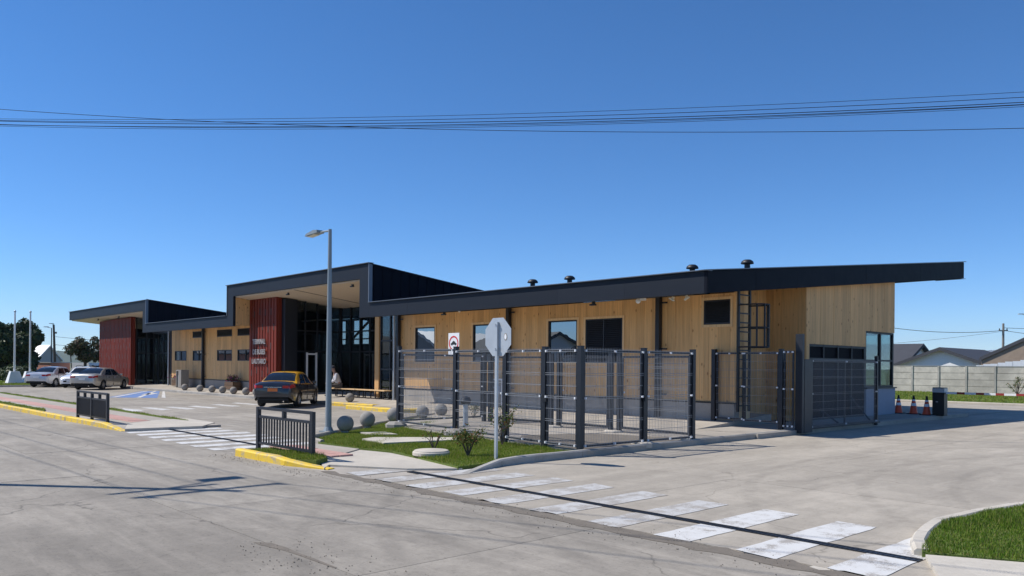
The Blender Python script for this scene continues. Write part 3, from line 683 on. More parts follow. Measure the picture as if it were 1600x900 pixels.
# --- fascia bands, each built of metal trays
def fascia(x0, x1, z0, z1, name='fascia'):
    n = max(1, round((x1-x0)/2.9)); o = None
    b = MB(); b.box(x0, x1, FY+.012, FY+.13, z0, z1); o = b.build(name, 'metal', T_)
    for i in range(n):
        a = x0+(x1-x0)*i/n; c = x0+(x1-x0)*(i+1)/n
        piece('fascia_tray', 'metal', o, a+.002, c-.002, FY+random.uniform(-.002, .002), FY+.02, z0+.003, z1-.003)
    return o
def drip(x0, x1, z): 
    b = MB(); b.box(x0, x1, FY-.085, FY+.2, z, z+.022); b.build('roof_edge', 'galvdark', T_)
M['galvdark'] = plain('roof_edge_metal', (.16, .175, .20), .38, .3, .06, 3)
fascia(-28.12, -11.98, 3.77, 4.37); fascia(-28.85, -28.121, 3.77, 6.01, 'fascia_upright'); fascia(-41.3, -28.851, 5.40, 6.01)
fascia(-42.05, -41.301, 3.80, 6.01, 'fascia_upright'); fascia(-54.8, -42.051, 3.80, 4.38); fascia(-55.42, -54.801, 3.80, 5.94, 'fascia_upright'); fascia(-73.1, -55.421, 5.26, 5.94)
drip(-28.08, -11.86, 4.372); drip(-42.15, -28.07, 6.012); drip(-54.76, -42.15, 4.382); drip(-73.2, -54.77, 5.942)
for x0, z0, z1 in ((-28.12, 4.395, 6.01), (-54.8, 4.405, 5.94), (-42.08, 4.40, 6.01)):
    b = MB(); b.box(x0-.02, x0+.028, FY-.03, FY+.14, z0, z1); b.build('corner_trim', 'galvdark', T_)
# end fascia of the right wing (faces the side street)
b = MB()
zt = lambda y: 4.37+.1065*(y-FY); zb_ = lambda y: 3.77+.1015*(y-FY)
n = 8; o = None
b.prism([(FY, zb_(FY)), (37.7, zb_(37.7)), (37.7, zt(37.7)), (FY, zt(FY))], 'x', -11.98, -11.90); ef = b.build('end_fascia', 'metalshade', T_)
for i in range(n):
    y0 = FY+(37.7-FY)*i/n+.004; y1 = FY+(37.7-FY)*(i+1)/n-.004
    b = MB(); b.prism([(y0, zb_(y0)+.004), (y1, zb_(y1)+.004), (y1, zt(y1)-.03), (y0, zt(y0)-.03)], 'x', -11.9, -11.885+random.uniform(-.002, .002)); b.build('fascia_tray', 'metalshade', ef)
b = MB(); b.prism([(FY-.085, zt(FY)), (37.85, zt(37.85)), (37.85, zt(37.85)+.035), (FY-.085, zt(FY)+.023)], 'x', -12.1, -11.84); b.build('roof_edge', 'galvdark', T_)
b = MB(); b.box(-28.1, -11.98, 37.58, 37.7, zb_(37.6), zt(37.6)); b.build('rear_fascia', 'metalshade', T_)
b = MB(); b.prism([(37.6, zb_(37.6)-.035), (37.85, zb_(37.85)-.035), (37.85, zb_(37.85)-.01), (37.6, zb_(37.6)-.01)], 'x', -13, -11.86); b.build('gutter_lip', 'galvdark', T_)
# --- tall canopies
def tall_roof(x0, x1, y1):
    b = MB(); f = lambda y: 5.99-.112*(y-FY)
    b.prism([(18.22, f(18.22)-.5), (y1, f(y1)-.4), (y1, f(y1)), (18.22, f(18.22))], 'x', x0, x1); b.build('tall_roof', 'metal', T_)
tall_roof(-42.0, -28.2, 31.4); tall_roof(-73.0, -54.9, 31.4)
soffit(-41.3, -28.86, 18.23, 24.5, tallz, 5); soffit(-72.9, -55.43, 18.23, 24.5, lambda y: 5.22-.09*(y-FY), 5)
b = MB(); b.prism([(18.25, tallz(18.25)-.012), (22.5, tallz(22.5)-.012), (22.5, tallz(22.5)+.01), (18.25, tallz(18.25)+.01)], 'x', -34.87, -34.81); b.build('soffit_joint', 'signblack', T_)
def side_wall(xa, xb, yb, face):
    """metal-clad flank of a tall volume, standing above the low roof beside it; face=+1 clads the side towards the viewer"""
    f = lambda y: 5.98-.112*(y-FY); yc = FY+(5.98-4.37)/(.112+.1025); L = lambda y: lowz(y)+.05
    b = MB(); b.prism([(18.24, L(18.24)), (yc, L(yc)), (yb, f(yb)-.45), (yb, L(yb)+.4), (yc, f(yc)+.01), (18.24, f(18.24))], 'x', xa, xb)
    o = b.build('flank_wall', 'metalshade', T_)
    xo = xb if face > 0 else xa; y = 18.3
    while y < yc-.3:
        y1 = min(y+.46, yc-.05); z0a, z0b = 4.40+.1025*(y-FY), 4.40+.1025*(y1-FY)
        b = MB(); p = (xo, xo+.012+random.uniform(0, .004)) if face > 0 else (xo-.014, xo)
        b.prism([(y+.003, z0a), (y1-.003, z0b), (y1-.003, f(y1)-.02), (y+.003, f(y)-.02)], 'x', *p)
        q = (xo+.016, xo+.05) if face > 0 else (xo-.05, xo-.016)
        b.prism([(y-.012, z0a), (y+.012, z0a), (y+.012, f(y)-.02), (y-.012, f(y)-.02)], 'x', *q)
        b.build('metal_panel', 'metalshade', o); y += .46
    b = MB(); b.prism([(18.1, f(18.1)), (yc+.2, f(yc+.2)), (yc+.2, f(yc+.2)+.025), (18.1, f(18.1)+.025)], 'x', xo-.02 if face > 0 else xo-.06, xo+.07 if face > 0 else xo+.02); b.build('flank_coping', 'metal', o)
    return o
side_wall(-28.84, -28.12, 31.3, 1); side_wall(-55.40, -54.80, 31.3, 1); fl = side_wall(-42.05, -41.34, 31.3, -1)
boards_x(fl, -41.34, 18.24, 20.37, 3.86, lambda y: tallz(y)-.005, [], .3)
b = MB(); b.box(-73, -72.7, 20.5, 31.3, .3, 5.0); b.build('end_wall_left', 'metalshade', T_)
# --- red slatted blocks
def red_block(x0, x1, y, yb, z0, z1a, z1b, rows):
    b = MB(); b.hexa([(x0, y+.09, z0), (x1, y+.09, z0), (x1, yb, z0), (x0, yb, z0), (x0, y+.09, z1a-.01), (x1, y+.09, z1b-.01), (x1, yb, z1b-.1), (x0, yb, z1a-.1)])
    o = b.build('red_block', 'red', T_)
    n = round((x1-x0)/.31)
    for i in range(n):
        a = x0+(x1-x0)*i/n; c = x0+(x1-x0)*(i+1)/n; m = (a+c)/2; zt_ = z1a+(z1b-z1a)*(m-x0)/(x1-x0)
        gap = .045
        piece('slat', 'red', o, a+gap, c-gap, y, y+.085, z0, zt_)
        for k, r in enumerate(rows):                                # solid dark strips, coloured as the shade of open slots, staggered
            if (i+k) % 2 == 0 and r+.45 < zt_ and i: zz = r+.10*math.sin(i*1.7+k*2.1); piece('slotshade', 'slotshade', o, a-gap-.012, a+gap+.012, y-.004, y+.086, zz, zz+.34)
    n = max(1, round((yb-y-.09)/.16))
    for i in range(n):
        a = y+.1+(yb-y-.1)*i/n; c = y+.1+(yb-y-.1)*(i+1)/n
        piece('slat', 'red', o, x1, x1+.03, a+.01, c-.01, z0, z1b-.02)
    return o
red2 = red_block(-41.3, -38.1, 19.0, 19.27, .28, 5.30, 5.24, (.45, 1.2, 2.65, 3.5, 4.35))
red1 = red_block(-68.1, -60.6, 19.0, 19.3, .20, 5.02, 5.10, (.6, 1.4, 2.1, 2.8, 3.4, 4.2))
for i, (s, z, wd) in enumerate((('TERMINAL', 2.965, 1.47), ('DE BUSES', 2.42, 1.43), ('LAUTARO', 1.92, 1.62))):
    t = text_mesh(s, .36, 'letter', 'lettering', red2, (-39.95, 18.93, z), (PI/2, 0, 0), .02)
    xs_ = [v.co.x for v in t.data.vertices]; k = wd/(max(xs_)-min(xs_)); t.scale = (k, 1.0, 1)
# --- glazed entrance of the middle block
def curtain_x(x, ys, zs, ztop, label=None):
    """glazing in the plane x (facing the side), mullions at ys, transoms at zs"""
    b = MB()
    for y in ys: b.box(x-.05, x+.05, y-.035, y+.035, .28, ztop(y))
    for z in zs: b.box(x-.045, x+.045, ys[0]+.035, ys[-1]-.035, z-.035, z+.035)
    o = b.build('curtain_wall', 'black', T_)
    zz = [.3]+list(zs)+[None]
    for a, c in zip(ys, ys[1:]):
        for z0, z1 in zip(zz, zz[1:]):
            z1 = ztop((a+c)/2)-.06 if z1 is None else z1-.035
            if z1-z0 > .1: b = MB(); b.box(x-.008, x+.008, a+.035, c-.035, z0+.035, z1); b.build('pane', 'dglass', o)
    return o
def curtain_y(y, xs_, zs, ztop):
    b = MB()
    for x in xs_: b.box(x-.035, x+.035, y-.05, y+.05, .28, ztop)
    for z in zs: b.box(xs_[0]+.035, xs_[-1]-.035, y-.045, y+.045, z-.035, z+.035)
    o = b.build('curtain_wall', 'black', T_); zz = [.3]+list(zs)+[ztop]
    for a, c in zip(xs_, xs_[1:]):
        for z0, z1 in zip(zz, zz[1:]):
            if z1-z0 > .1: b = MB(); b.box(a+.035, c-.035, y-.008, y+.008, z0+.035, z1-.035); b.build('pane', 'dglass', o)
    return o
cw = curtain_x(-37.8, [19.95, 20.45, 21.15, 21.85, 22.5], [2.48, 3.55], lambda y: tallz(y)+.02)
b = MB(); b.box(-38.1, -37.75, 19.28, 19.93, .28, 5.15); b.box(-41.3, -38.11, 19.28, 20.4, .28, 5.1); b.build('entrance_pier', 'anth', T_)
b = MB()
for y in (20.53, 21.07): b.box(-37.76, -37.70, y-.04, y+.04, .3, 2.42)
b.box(-37.76, -37.70, 20.57, 21.03, 2.30, 2.38); b.build('door_frame', 'whitep', cw)
cw2 = curtain_y(22.55, [-37.7, -36.75, -35.8, -34.85, -33.9, -32.95, -32.0, -31.3], [2.48, 3.55], tallz(22.55)+.02)
curtain_y(20.55, [-30.85, -30.1, -29.45], [1.6, 2.9], lowz(20.5)+.02)
b = MB(); b.box(-31.25, -30.92, 20.45, 20.62, .3, 5.05); b.build('timber_fin', 'wood', T_)
b = MB(); b.box(-31.2, -30.95, 20.63, 22.5, .3, 5.0); b.build('entrance_return', 'metalshade', T_)
b = MB(); b.box(-31.3, -29.3, 20.62, 20.68, lowz(20.5), 5.1); b.build('entrance_header', 'metalshade', T_)
# --- left entrance glazing
curtain_x(-60.65, [19.4, 20.1, 20.8, 21.5], [2.5, 3.6], lambda y: 5.05)
curtain_y(21.5, [-60.3, -59.4, -58.5, -57.5, -56.45], [2.5, 3.6], 4.95)
curtain_y(20.5, [-60.3, -59.3, -58.3, -57.4, -56.9], [2.5], 3.95)
b = MB(); b.box(-60.4, -55.5, 20.42, 20.6, 3.9, 4.1); b.build('transom_beam', 'black', T_)
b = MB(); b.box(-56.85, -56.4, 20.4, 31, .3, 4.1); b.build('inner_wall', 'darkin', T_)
# --- recess, end wall with glazed booth, rear
ro = 31.15
b = MB(); b.box(-12.64, -12.43, WY+.22, 21.2, .1, lowz(21)); o = b.build('corner_wall', 'woodtrim', T_)
boards_x(o, -12.43, WY-.03, 21.2, .8, lambda y: lowz(y), [], .2)
b = MB(); b.box(-13.8, -13.62, 21.2, 24.4, .1, lowz(22.5)); o = b.build('recess_wall', 'woodtrim', T_)
boards_x(o, -13.62, 21.2, 24.2, .3, lambda y: lowz(y), [], .3)
b = MB(); b.box(-13.7, -12.64, 21.0, 21.18, .1, lowz(21)); b.build('recess_wall', 'woodtrim', T_)
b = MB(); b.box(-13.62, -12.23, 24.2, 24.4, .1, lowz(24.3)); o = b.build('recess_wall', 'woodtrim', T_)
boards(o, -13.62, -12.2, 24.2, .3, lambda x: lowz(24.2), [], .28)
EH = [(24.42, 28.6, .1, 2.6), (28.62, 31.15, 1.10, 3.17)]
b = MB(); b.prism([(24.4, 2.6), (28.61, 2.6), (28.61, 3.17), (31.15, 3.17), (31.15, lowz(31.15)), (24.4, lowz(24.4))], 'x', -12.4, -12.23); b.box(-12.4, -12.23, 24.4, 28.6, .05, .12)
o = b.build('end_wall', 'woodtrim', T_)
boards_x(o, -12.23, 24.21, ro, .12, lambda y: lowz(y)+.01, [(24.4, 28.61, .05, 2.6), (28.61, 31.2, .05, 3.17)], .31)
b = MB()
for y in (24.44, 25.45, 26.5, 27.55, 28.56): b.box(-12.33, -12.22, y-.035, y+.035, .12, 2.6)
for z in (.16, 2.12, 2.56): b.box(-12.32, -12.225, 24.44, 28.56, z-.035, z+.035)
o = b.build('dark_shopfront', 'black', T_)
for i in range(4):
    for z0, z1 in ((.2, 2.085), (2.155, 2.52)):
        b = MB(); b.box(-12.285, -12.27, 24.48+1.03*i, 25.41+1.03*i, z0, z1); b.build('pane', 'darkpanel', o)
b = MB(); b.box(-12.45, -12.17, 28.62, ro+.03, .0, 1.09); b.box(-16.5, -12.46, ro-.2, ro+.03, 0, 1.09); b.build('booth_plinth', 'bluewall', T_)
b = MB(); b.box(-12.5, -12.12, 28.6, ro+.08, 1.095, 1.135); b.box(-16.5, -12.12, ro-.12, ro+.08, 1.096, 1.136); b.build('booth_sill', 'anth', T_)
b = MB()
for y in (28.66, 29.95, 31.08): b.box(-12.33, -12.22, y-.05, y+.05, 1.14, 3.16)
for x in (-13.7, -15.1, -16.4): b.box(x-.05, x+.05, ro-.12, ro, 1.14, 3.3)
for z in (1.17, 2.12, 3.13): b.box(-12.32, -12.225, 28.7, 31.04, z-.03, z+.03); b.box(-16.4, -12.35, ro-.11, ro-.01, z-.03, z+.03)
o = b.build('booth_window', 'black', T_)
for z0, z1 in ((1.2, 2.09), (2.15, 3.1)):
    for y0, y1 in ((28.71, 29.9), (30.0, 31.03)): b = MB(); b.box(-12.275, -12.265, y0, y1, z0, z1); b.build('pane', 'cglass', o)
    for x0, x1 in ((-16.35, -15.15), (-15.05, -13.75), (-13.65, -12.36)): b = MB(); b.box(x0, x1, ro-.06, ro-.05, z0, z1); b.build('pane', 'cglass', o)
b = MB(); b.box(-16.5, -12.24, ro-.18, ro, 3.17, lowz(ro)); b.build('rear_header', 'woodtrim', T_)
b = MB(); b.box(-16.6, -16.45, 24.4, ro, .1, lowz(27)); b.build('booth_partition', 'darkin', T_)
# rear wall with the hall's high window
RH = [(-52.6, -48.1, 3.30, 5.0)]
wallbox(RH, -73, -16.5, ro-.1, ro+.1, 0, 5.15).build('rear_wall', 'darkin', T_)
b = MB()
for x in (-52.6, -51.25, -50.9, -50.55, -49.4, -48.15): b.box(x-.06, x+.06, ro-.12, ro+.12, 3.3, 5.0)
b.box(-52.6, -48.1, ro-.11, ro+.11, 3.62, 3.70)
b.add([(-51.2, ro-.14, 3.3), (-51.0, ro-.14, 3.3), (-48.1, ro-.14, 4.9), (-48.1, ro-.14, 5.05), (-51.2, ro+.0, 3.3), (-51.0, ro+.0, 3.3), (-48.1, ro+.0, 4.9), (-48.1, ro+.0, 5.05)], [(0, 1, 2, 3), (4, 5, 6, 7), (0, 1, 5, 4), (2, 3, 7, 6), (1, 2, 6, 5), (3, 0, 4, 7)])
b.build('rear_window_frame', 'black', T_)
b = MB(); b.box(-56.4, -29.3, 22.6, 31, .2, .29); b.box(-37.75, -31.3, 21.0, 22.55, .2, .288); b.build('hall_floor', 'floor', T_)
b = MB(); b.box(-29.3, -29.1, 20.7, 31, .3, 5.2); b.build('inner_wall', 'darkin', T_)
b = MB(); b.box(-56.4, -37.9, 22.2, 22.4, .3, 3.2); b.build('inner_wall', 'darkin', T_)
# --- fixtures
def vent(x, y):
    z = lowz(y)+.62
    b = MB(); b.lathe([(.085, -.25), (.085, .13)], 14, (x, y, z)); o = b.build('roof_vent', 'black', T_, True)
    b = MB(); b.lathe([(.07, .11), (.185, .115), (.19, .135), (.165, .19), (.10, .235), (.02, .245)], 18, (x, y, z)); b.build('vent_cap', 'black', o, True)
for x, y, in ((-20.0, 19.6), (-18.42, 19.8), (-14.2, 20.8), (-12.55, 21.2)): vent(x, y)
b = MB(); b.box(-13.45, -13.25, 20.4, 20.8, lowz(20.5)+.5, lowz(20.5)+.62); b.build('roof_box', 'galv', T_)
def flood(x, y, z, mat, tilt, k=1):
    b = MB(Matrix.Translation((x, y, z)) @ Matrix.Rotation(tilt, 4, 'Y') @ Matrix.Scale(k, 4)); b.box(-.05, .05, -.05, .05, -.02, .08); b.box(-.13, .13, -.1, .02, -.09, -.03); b.build('flood_light', mat, T_)
flood(-13.27, 18.5, 3.74, 'lamp', .5, .62); flood(-12.8, 18.5, 3.74, 'lamp', -.5, .62); flood(-16.2, 18.5, 3.75, 'anth', 0, .8); flood(-23.6, 18.5, 3.76, 'anth', 0, .8); flood(-30.2, 18.6, 5.26, 'anth', 0, .8); flood(-36.1, 18.6, 5.26, 'anth', 0, .8); flood(-62, 18.6, 5.12, 'anth', 0, .8); flood(-67, 18.6, 5.12, 'anth', 0, .8)
b = MB(); b.tube([(-14.5, 18.55, 3.86), (-14.5, 18.55, 3.76)], .06, 10); b.ball((-14.5, 18.52, 3.73), .075, 12, 8); b.box(-14.43, -14.27, 18.5, 18.6, 3.74, 3.83); b.build('security_camera', 'whitep', T_, True)
b = MB(); b.lathe([(.03, -.1), (.05, -.06), (.05, .06)], 10, (-23.2, 18.9, 3.9)); b.build('ceiling_lamp', 'whitep', T_, True)
# caged roof ladder on the end of the front wall
b = MB(); X = -12.22
for y in (20.20, 20.80): b.box(X-.03, X+.03, y-.035, y+.035, .55, 4.05)
lad = b.build('ladder', 'black', T_)
for i in range(13): b = MB(); z = .72+.265*i; b.box(X-.018, X+.018, 20.235, 20.765, z-.018, z+.018); b.build('rung', 'black', lad)
b = MB()
for z in (2.4, 2.95, 3.6):
    pts = [(X+.02, 20.2, z)] + [(X+.35+.38*math.sin(a), 20.5-.36*math.cos(a), z) for a in [k*PI/8 for k in range(9)]] + [(X+.02, 20.8, z)]
    for p, q in zip(pts, pts[1:]): b.tube([p, q], .022, 6)
for a in (PI*.2, PI*.4, PI*.6, PI*.8): b.box(X+.35+.38*math.sin(a)-.02, X+.35+.38*math.sin(a)+.02, 20.5-.36*math.cos(a)-.02, 20.5-.36*math.cos(a)+.02, 2.38, 3.62)
b.build('ladder_cage', 'black', lad)

# ================================================================ FENCES AND GATES
def mesh_panel(parent, p0, p1, z0, z1, frame=.045, wires=True, clips=True, wr=.0045, bars=()):
    """framed 3D-mesh panel between two site points: frame, wires (stuff), pale clips"""
    a, c = Vector((p0[0], p0[1], 0)), Vector((p1[0], p1[1], 0)); L = (c-a).length; ang = math.atan2(c.y-a.y, c.x-a.x)
    T = Matrix.Translation(a) @ Matrix.Rotation(ang, 4, 'Z'); f = frame
    b = MB(T); b.box(0, f, -.02, .02, z0, z1); b.box(L-f, L, -.02, .02, z0, z1); b.box(f, L-f, -.02, .02, z1-f*1.1, z1); b.box(f, L-f, -.02, .02, z0, z0+f*1.1)
    for u in bars: b.box(u*L-f/2, u*L+f/2, -.02, .02, z0+f, z1-f)
    o = b.build('panel_frame', 'anth', parent)
    b = MB(T); n = int((L-2*f)/.05); r = .0022
    for i in range(1, n):
        u = f+(L-2*f)*i/n; b.box(u-r, u+r, -.032, -.032+2*r, z0+.01, z1+.03)
    h = 0; nz = max(2, round((z1-z0)/.25))
    for k in range(nz+1):
        z = z0+.03+(z1-z0-.06)*k/nz; fold = k % 2 == 0
        for dz, dy in (((-.02, -.06), (.02, -.06)) if fold else ((0, -.036),)):
            b.box(.01, L-.01, dy-.003, dy+.003, z+dz-wr, z+dz+wr)
        if fold:
            for i in range(1, n, 1):
                u = f+(L-2*f)*i/n; b.box(u-r, u+r, -.062, -.032, z-.024, z-.024+2*r)
    b.build('mesh_wires', 'wire', o, kind='stuff')
    if clips:
        b = MB(T)
        for u in (f*.5, L/2, L-f*.5):
            for z in (z0+.035, (z0+z1)/2, z1-.035):
                if u == L/2 and z == (z0+z1)/2: continue
                b.box(u-.018, u+.018, -.072, -.022, z-.022, z+.022)
        b.build('clips', 'clip', o, kind='stuff')
    return o
def post(parent, x, y, z0, z1, wd=.09, name='post', mat='anth', rot=0):
    b = MB(Matrix.Translation((x, y, 0)) @ Matrix.Rotation(rot, 4, 'Z')); b.box(-wd/2, wd/2, -wd/2, wd/2, z0, z1); o = b.build(name, mat, parent)
    b = MB(Matrix.Translation((x, y, 0)) @ Matrix.Rotation(rot, 4, 'Z')); b.box(-wd/2-.004, wd/2+.004, -wd/2-.004, wd/2+.004, z1, z1+.015); b.build('post_cap', mat, o); return o
ft = thing('mesh_fence', 'dark wire mesh fence enclosing the small yard beside the lawn', 'fence', -10.84, 12.0, .12, local=False)
A, B_, C_, D_, E_, F_, G_ = (-18.3, 12.78), (-15.45, 12.50), (-13.35, 12.26), (-11.95, 12.10), (-10.84, 12.0), (-10.83, 14.05), (-10.72, 15.75)
for p in (A, B_, C_, D_, E_, F_, G_): post(ft, *p, .05, 2.21 + (.10 if p is A else .05 if p is B_ else 0), .105)
zz = {A: .22, B_: .17, C_: .15, D_: .14, E_: .14, F_: .14, G_: .14}
def span(p, q, inset=.075, **k):
    P, Q = Vector(p), Vector(q); d = (Q-P).normalized()*inset
    mesh_panel(ft, P+d, Q-d, (zz.get(p, .15)+zz.get(q, .15))/2+.02, 2.12+(zz.get(p, .15)+zz.get(q, .15))/2-.1, **k)
span(A, B_); span(B_, C_, bars=()); span(C_, D_); span(D_, E_)
span(E_, F_); span(F_, G_)
R1, R2, R3 = (-13.25, 16.0), (-15.35, 15.95), (-18.15, 15.9)
for p in (R1, R2, R3):
    for dx in (-.14, .14): post(ft, p[0]+dx, p[1], .1, 2.15, .10)
mesh_panel(ft, (G_[0]-.08, G_[1]+.02), (R1[0]+.22, R1[1]), .22, 2.08); mesh_panel(ft, (R1[0]-.22, 16), (R2[0]+.22, 15.95), .22, 2.08); mesh_panel(ft, (R2[0]-.22, 15.95), (R3[0]+.22, 15.9), .22, 2.08)
mesh_panel(ft, (A[0], A[1]+.1), (R3[0]-.14, R3[1]-.1), .24, 2.12)
for x, y in (R1, R2, F_, (-10.9, 15.6)):
    b = MB(); b.lathe([(.26, .05), (.26, .15), (.22, .17)], 7, (x, y-.05, 0)); b.build('footing', 'pale', ft)
for x, y in ((A[0]+.05, A[1]-.12), (B_[0]+.12, B_[1]-.1)):
    b = MB(); b.lathe([(.30, .06), (.30, .17), (.2, .24)], 8, (x, y, 0)); b.build('footing', 'ball', ft)
for p, q in ((D_, E_), (F_, G_)):
    b = MB(); b.box(p[0]-.02, p[0]+.1, p[1]-.07, p[1]-.03, 1.05, 1.2); b.build('latch', 'black', ft)
# pedestrian gate closing the recess
gt = thing('mesh_gate', 'dark mesh gate closing the ladder recess at the end of the timber wall', 'gate', -13.05, 20.3, .13, local=False)
post(gt, -13.06, 20.28, .1, 2.33, .12); post(gt, -10.92, 20.25, .1, 2.32, .11)
mesh_panel(gt, (-12.97, 20.28), (-12.08, 20.28), .32, 2.25, wr=.0025); mesh_panel(gt, (-12.06, 20.27), (-11.0, 20.27), .30, 2.25, wr=.0025, bars=()); mesh_panel(gt, (-10.84, 20.25), (-10.55, 20.25), .2, 2.28, wr=.0025)
sg = thing('sliding_gate', 'dark mesh sliding gate with bracing struts beside the side street kerb', 'gate', -10.5, 21, .13, local=False)
b = MB(); b.box(-10.6, -10.40, 20.42, 20.53, .05, 2.74); b.build('guide_post', 'anth', sg)
b = MB(); b.box(-10.6, -10.40, 20.56, 21.02, .05, 2.06); b.build('guide_box', 'anth', sg)
mesh_panel(sg, (-10.5, 21.06), (-10.5, 25.35), .16, 2.05, .05, bars=(.5,), wr=.0025)
post(sg, -10.5, 25.42, .05, 2.2, .09)
b = MB(); b.tube([(-10.55, 25.3, .1), (-11.1, 24.9, .95)], .025, 6); b.tube([(-10.55, 23.2, .1), (-11.1, 22.9, .6)], .025, 6); b.build('strut', 'anth', sg)
b = MB(); b.box(-10.56, -10.44, 21.05, 25.6, .125, .16); b.build('rail', 'anth', sg)

# ================================================================ RAILINGS
def railing(name, label, x0, x1, y, nmid, cell):
    o = thing(name, label, 'railing', (x0+x1)/2, y, .11, local=False, group='dark kerbside guard railings')
    for x in [x0, x1] + [x0+(x1-x0)*(k+1)/(nmid+1) for k in range(nmid)]:
        full = x in (x0, x1) or nmid == 3 and abs(x-(x0+x1)/2) < .01
        b = MB(); w_ = .045 if full else .035; b.box(x-w_, x+w_, y-.035, y+.035, .03 if full else .76, .93 if full else .89); b.build('post' if full else 'spacer', 'anth', o)
    b = MB(); b.box(x0+.046, x1-.046, y-.03, y+.03, .88, .935); b.build('top_rail', 'anth', o)
    b = MB(); b.box(x0+.046, x1-.046, y-.025, y+.025, .71, .76); b.build('middle_rail', 'anth', o)
    b = MB(); b.box(x0+.046, x1-.046, y-.025, y+.025, .18, .225); b.build('bottom_rail', 'anth', o)
    n = round((x1-x0)/cell)
    for i in range(1, n): piece('baluster', 'anth', o, x0+(x1-x0)*i/n-.013, x0+(x1-x0)*i/n+.013, y-.013, y+.013, .226, .709)
railing('guard_railing', 'dark metal guard railing on the yellow kerb in front of the black and yellow taxi', -15.35, -13.15, 7.28, 1, .115)
railing('guard_railing', 'dark metal guard railing on the left yellow kerb, in front of the blue parking bay', -27.1, -24.15, 6.97, 3, .085)

# ================================================================ STREET FURNITURE
def sphere_bollard(x, y, z, label, r=.2):
    o = thing('sphere_bollard', label, 'bollard', x, y, z, group='concrete sphere bollards')
    b = MB(); b.ball((0, 0, r-.015), r, 24, 14); b.build('sphere', 'ball', o, True)
    b = MB(); b.lathe([(.1, -.05), (.1, .02)], 12); b.build('foot', 'kerb', o); return o
row = [(-49.36, 18.62), (-46.95, 18.6), (-45.2, 18.6), (-43.75, 18.6), (-42.3, 18.6), (-40.75, 18.6), (-39.5, 18.6)]
nm = ['leftmost', 'second from the left', 'third from the left', 'fourth from the left', 'fifth from the left', 'sixth from the left']
for i, (x, y) in enumerate(row):
    sphere_bollard(x, y, .15, (nm[i] + ' of the grey concrete spheres lining the terminal pavement') if i < 6 else 'grey concrete sphere half hidden by the left rear corner of the taxi')
sphere_bollard(-30.6, 18.75, .16, 'grey concrete sphere on the yellow kerb in front of the seated person')
sphere_bollard(-17.75, 10.75, .10, 'grey concrete sphere right beside the foot of the grey street lamp', .215)
sphere_bollard(-18.75, 12.05, .10, 'grey concrete sphere in the open on the lawn edge between lamp and mesh fence', .215)
sphere_bollard(-19.95, 13.75, .11, 'grey concrete sphere on the lawn just left of the mesh fence corner', .215)
sphere_bollard(-20.6, 15.3, .11, 'grey concrete sphere seen through the left end of the first mesh panel', .21)
sphere_bollard(-21.3, 16.6, .11, 'grey concrete sphere seen through the middle of the first mesh panel', .21)
# street lamp
o = thing('street_lamp', 'grey tubular street lamp with short arm on the lawn corner in front of the terminal', 'street lamp', -17.95, 10.38, .1)
b = MB(); b.lathe([(.085, 0), (.08, .2), (.045, 5.0), (.043, 5.13)], 14); b.build('pole', 'galvlamp', o, True)
b = MB(); b.box(-.17, .17, -.17, .17, -.02, .02); b.lathe([(.13, .02), (.09, .12)], 12); b.build('base_plate', 'galvlamp', o)
b = MB(); b.tube([(0, 0, 5.09), (-.35, 0, 5.11), (-.5, 0, 5.09)], .025, 8); b.build('arm', 'galvlamp', o, True)
b = MB(Matrix.Translation((-.78, 0, 5.07)) @ Matrix.Rotation(-.08, 4, 'Y')); b.prism([(-.34, .02), (.30, .0), (.30, .07), (.1, .10), (-.25, .07)], 'y', -.11, .11); lh = b.build('lamp_head', 'galvlamp', o)
b = MB(Matrix.Translation((-.78, 0, 5.07)) @ Matrix.Rotation(-.08, 4, 'Y')); b.box(-.25, .12, -.085, .085, -.012, .0); b.build('lamp_lens', 'lamp', lh)
# stop sign seen from behind
o = thing('stop_sign', 'octagonal road sign on a thin steel post, its bare grey back to the viewer', 'road sign', -11.03, 9.89, .1, rot=.0)
b = MB(); b.box(-.027, .027, -.022, .022, -.05, 2.52); pl = b.build('post', 'galv', o)
b = MB()
R = .385; pts = [(R*math.cos(PI/8+k*PI/4), 2.24+R*math.sin(PI/8+k*PI/4)) for k in range(8)]
b.prism(pts, 'y', .026, .031); pn = b.build('sign_plate', 'galv', o)
b = MB(); pts = [(R*.99*math.cos(PI/8+k*PI/4), 2.24+R*.99*math.sin(PI/8+k*PI/4)) for k in range(8)]; b.prism(pts, 'y', .0315, .0335); b.build('sign_face', 'signred', pn)
b = MB()
for z in (2.02, 2.47):
    b.box(-.045, .045, -.034, -.022, z-.02, z+.02); b.lathe([(.012, 0), (.012, .012)], 8, (.0, -.04, z))
b.build('clamp', 'galv', o)
b = MB(); b.prism([(.03*math.cos(k*PI/8)+.21, .05*math.sin(k*PI/8)+2.24) for k in range(16)], 'y', .020, .0255); b.build('sticker', 'signwhite', pn)
b = MB(); b.prism([(.045*math.cos(k*PI/8)+.21, .07*math.sin(k*PI/8)+2.24) for k in range(16)], 'y', .022, .0258); b.build('sticker_ring', 'ball', pn)
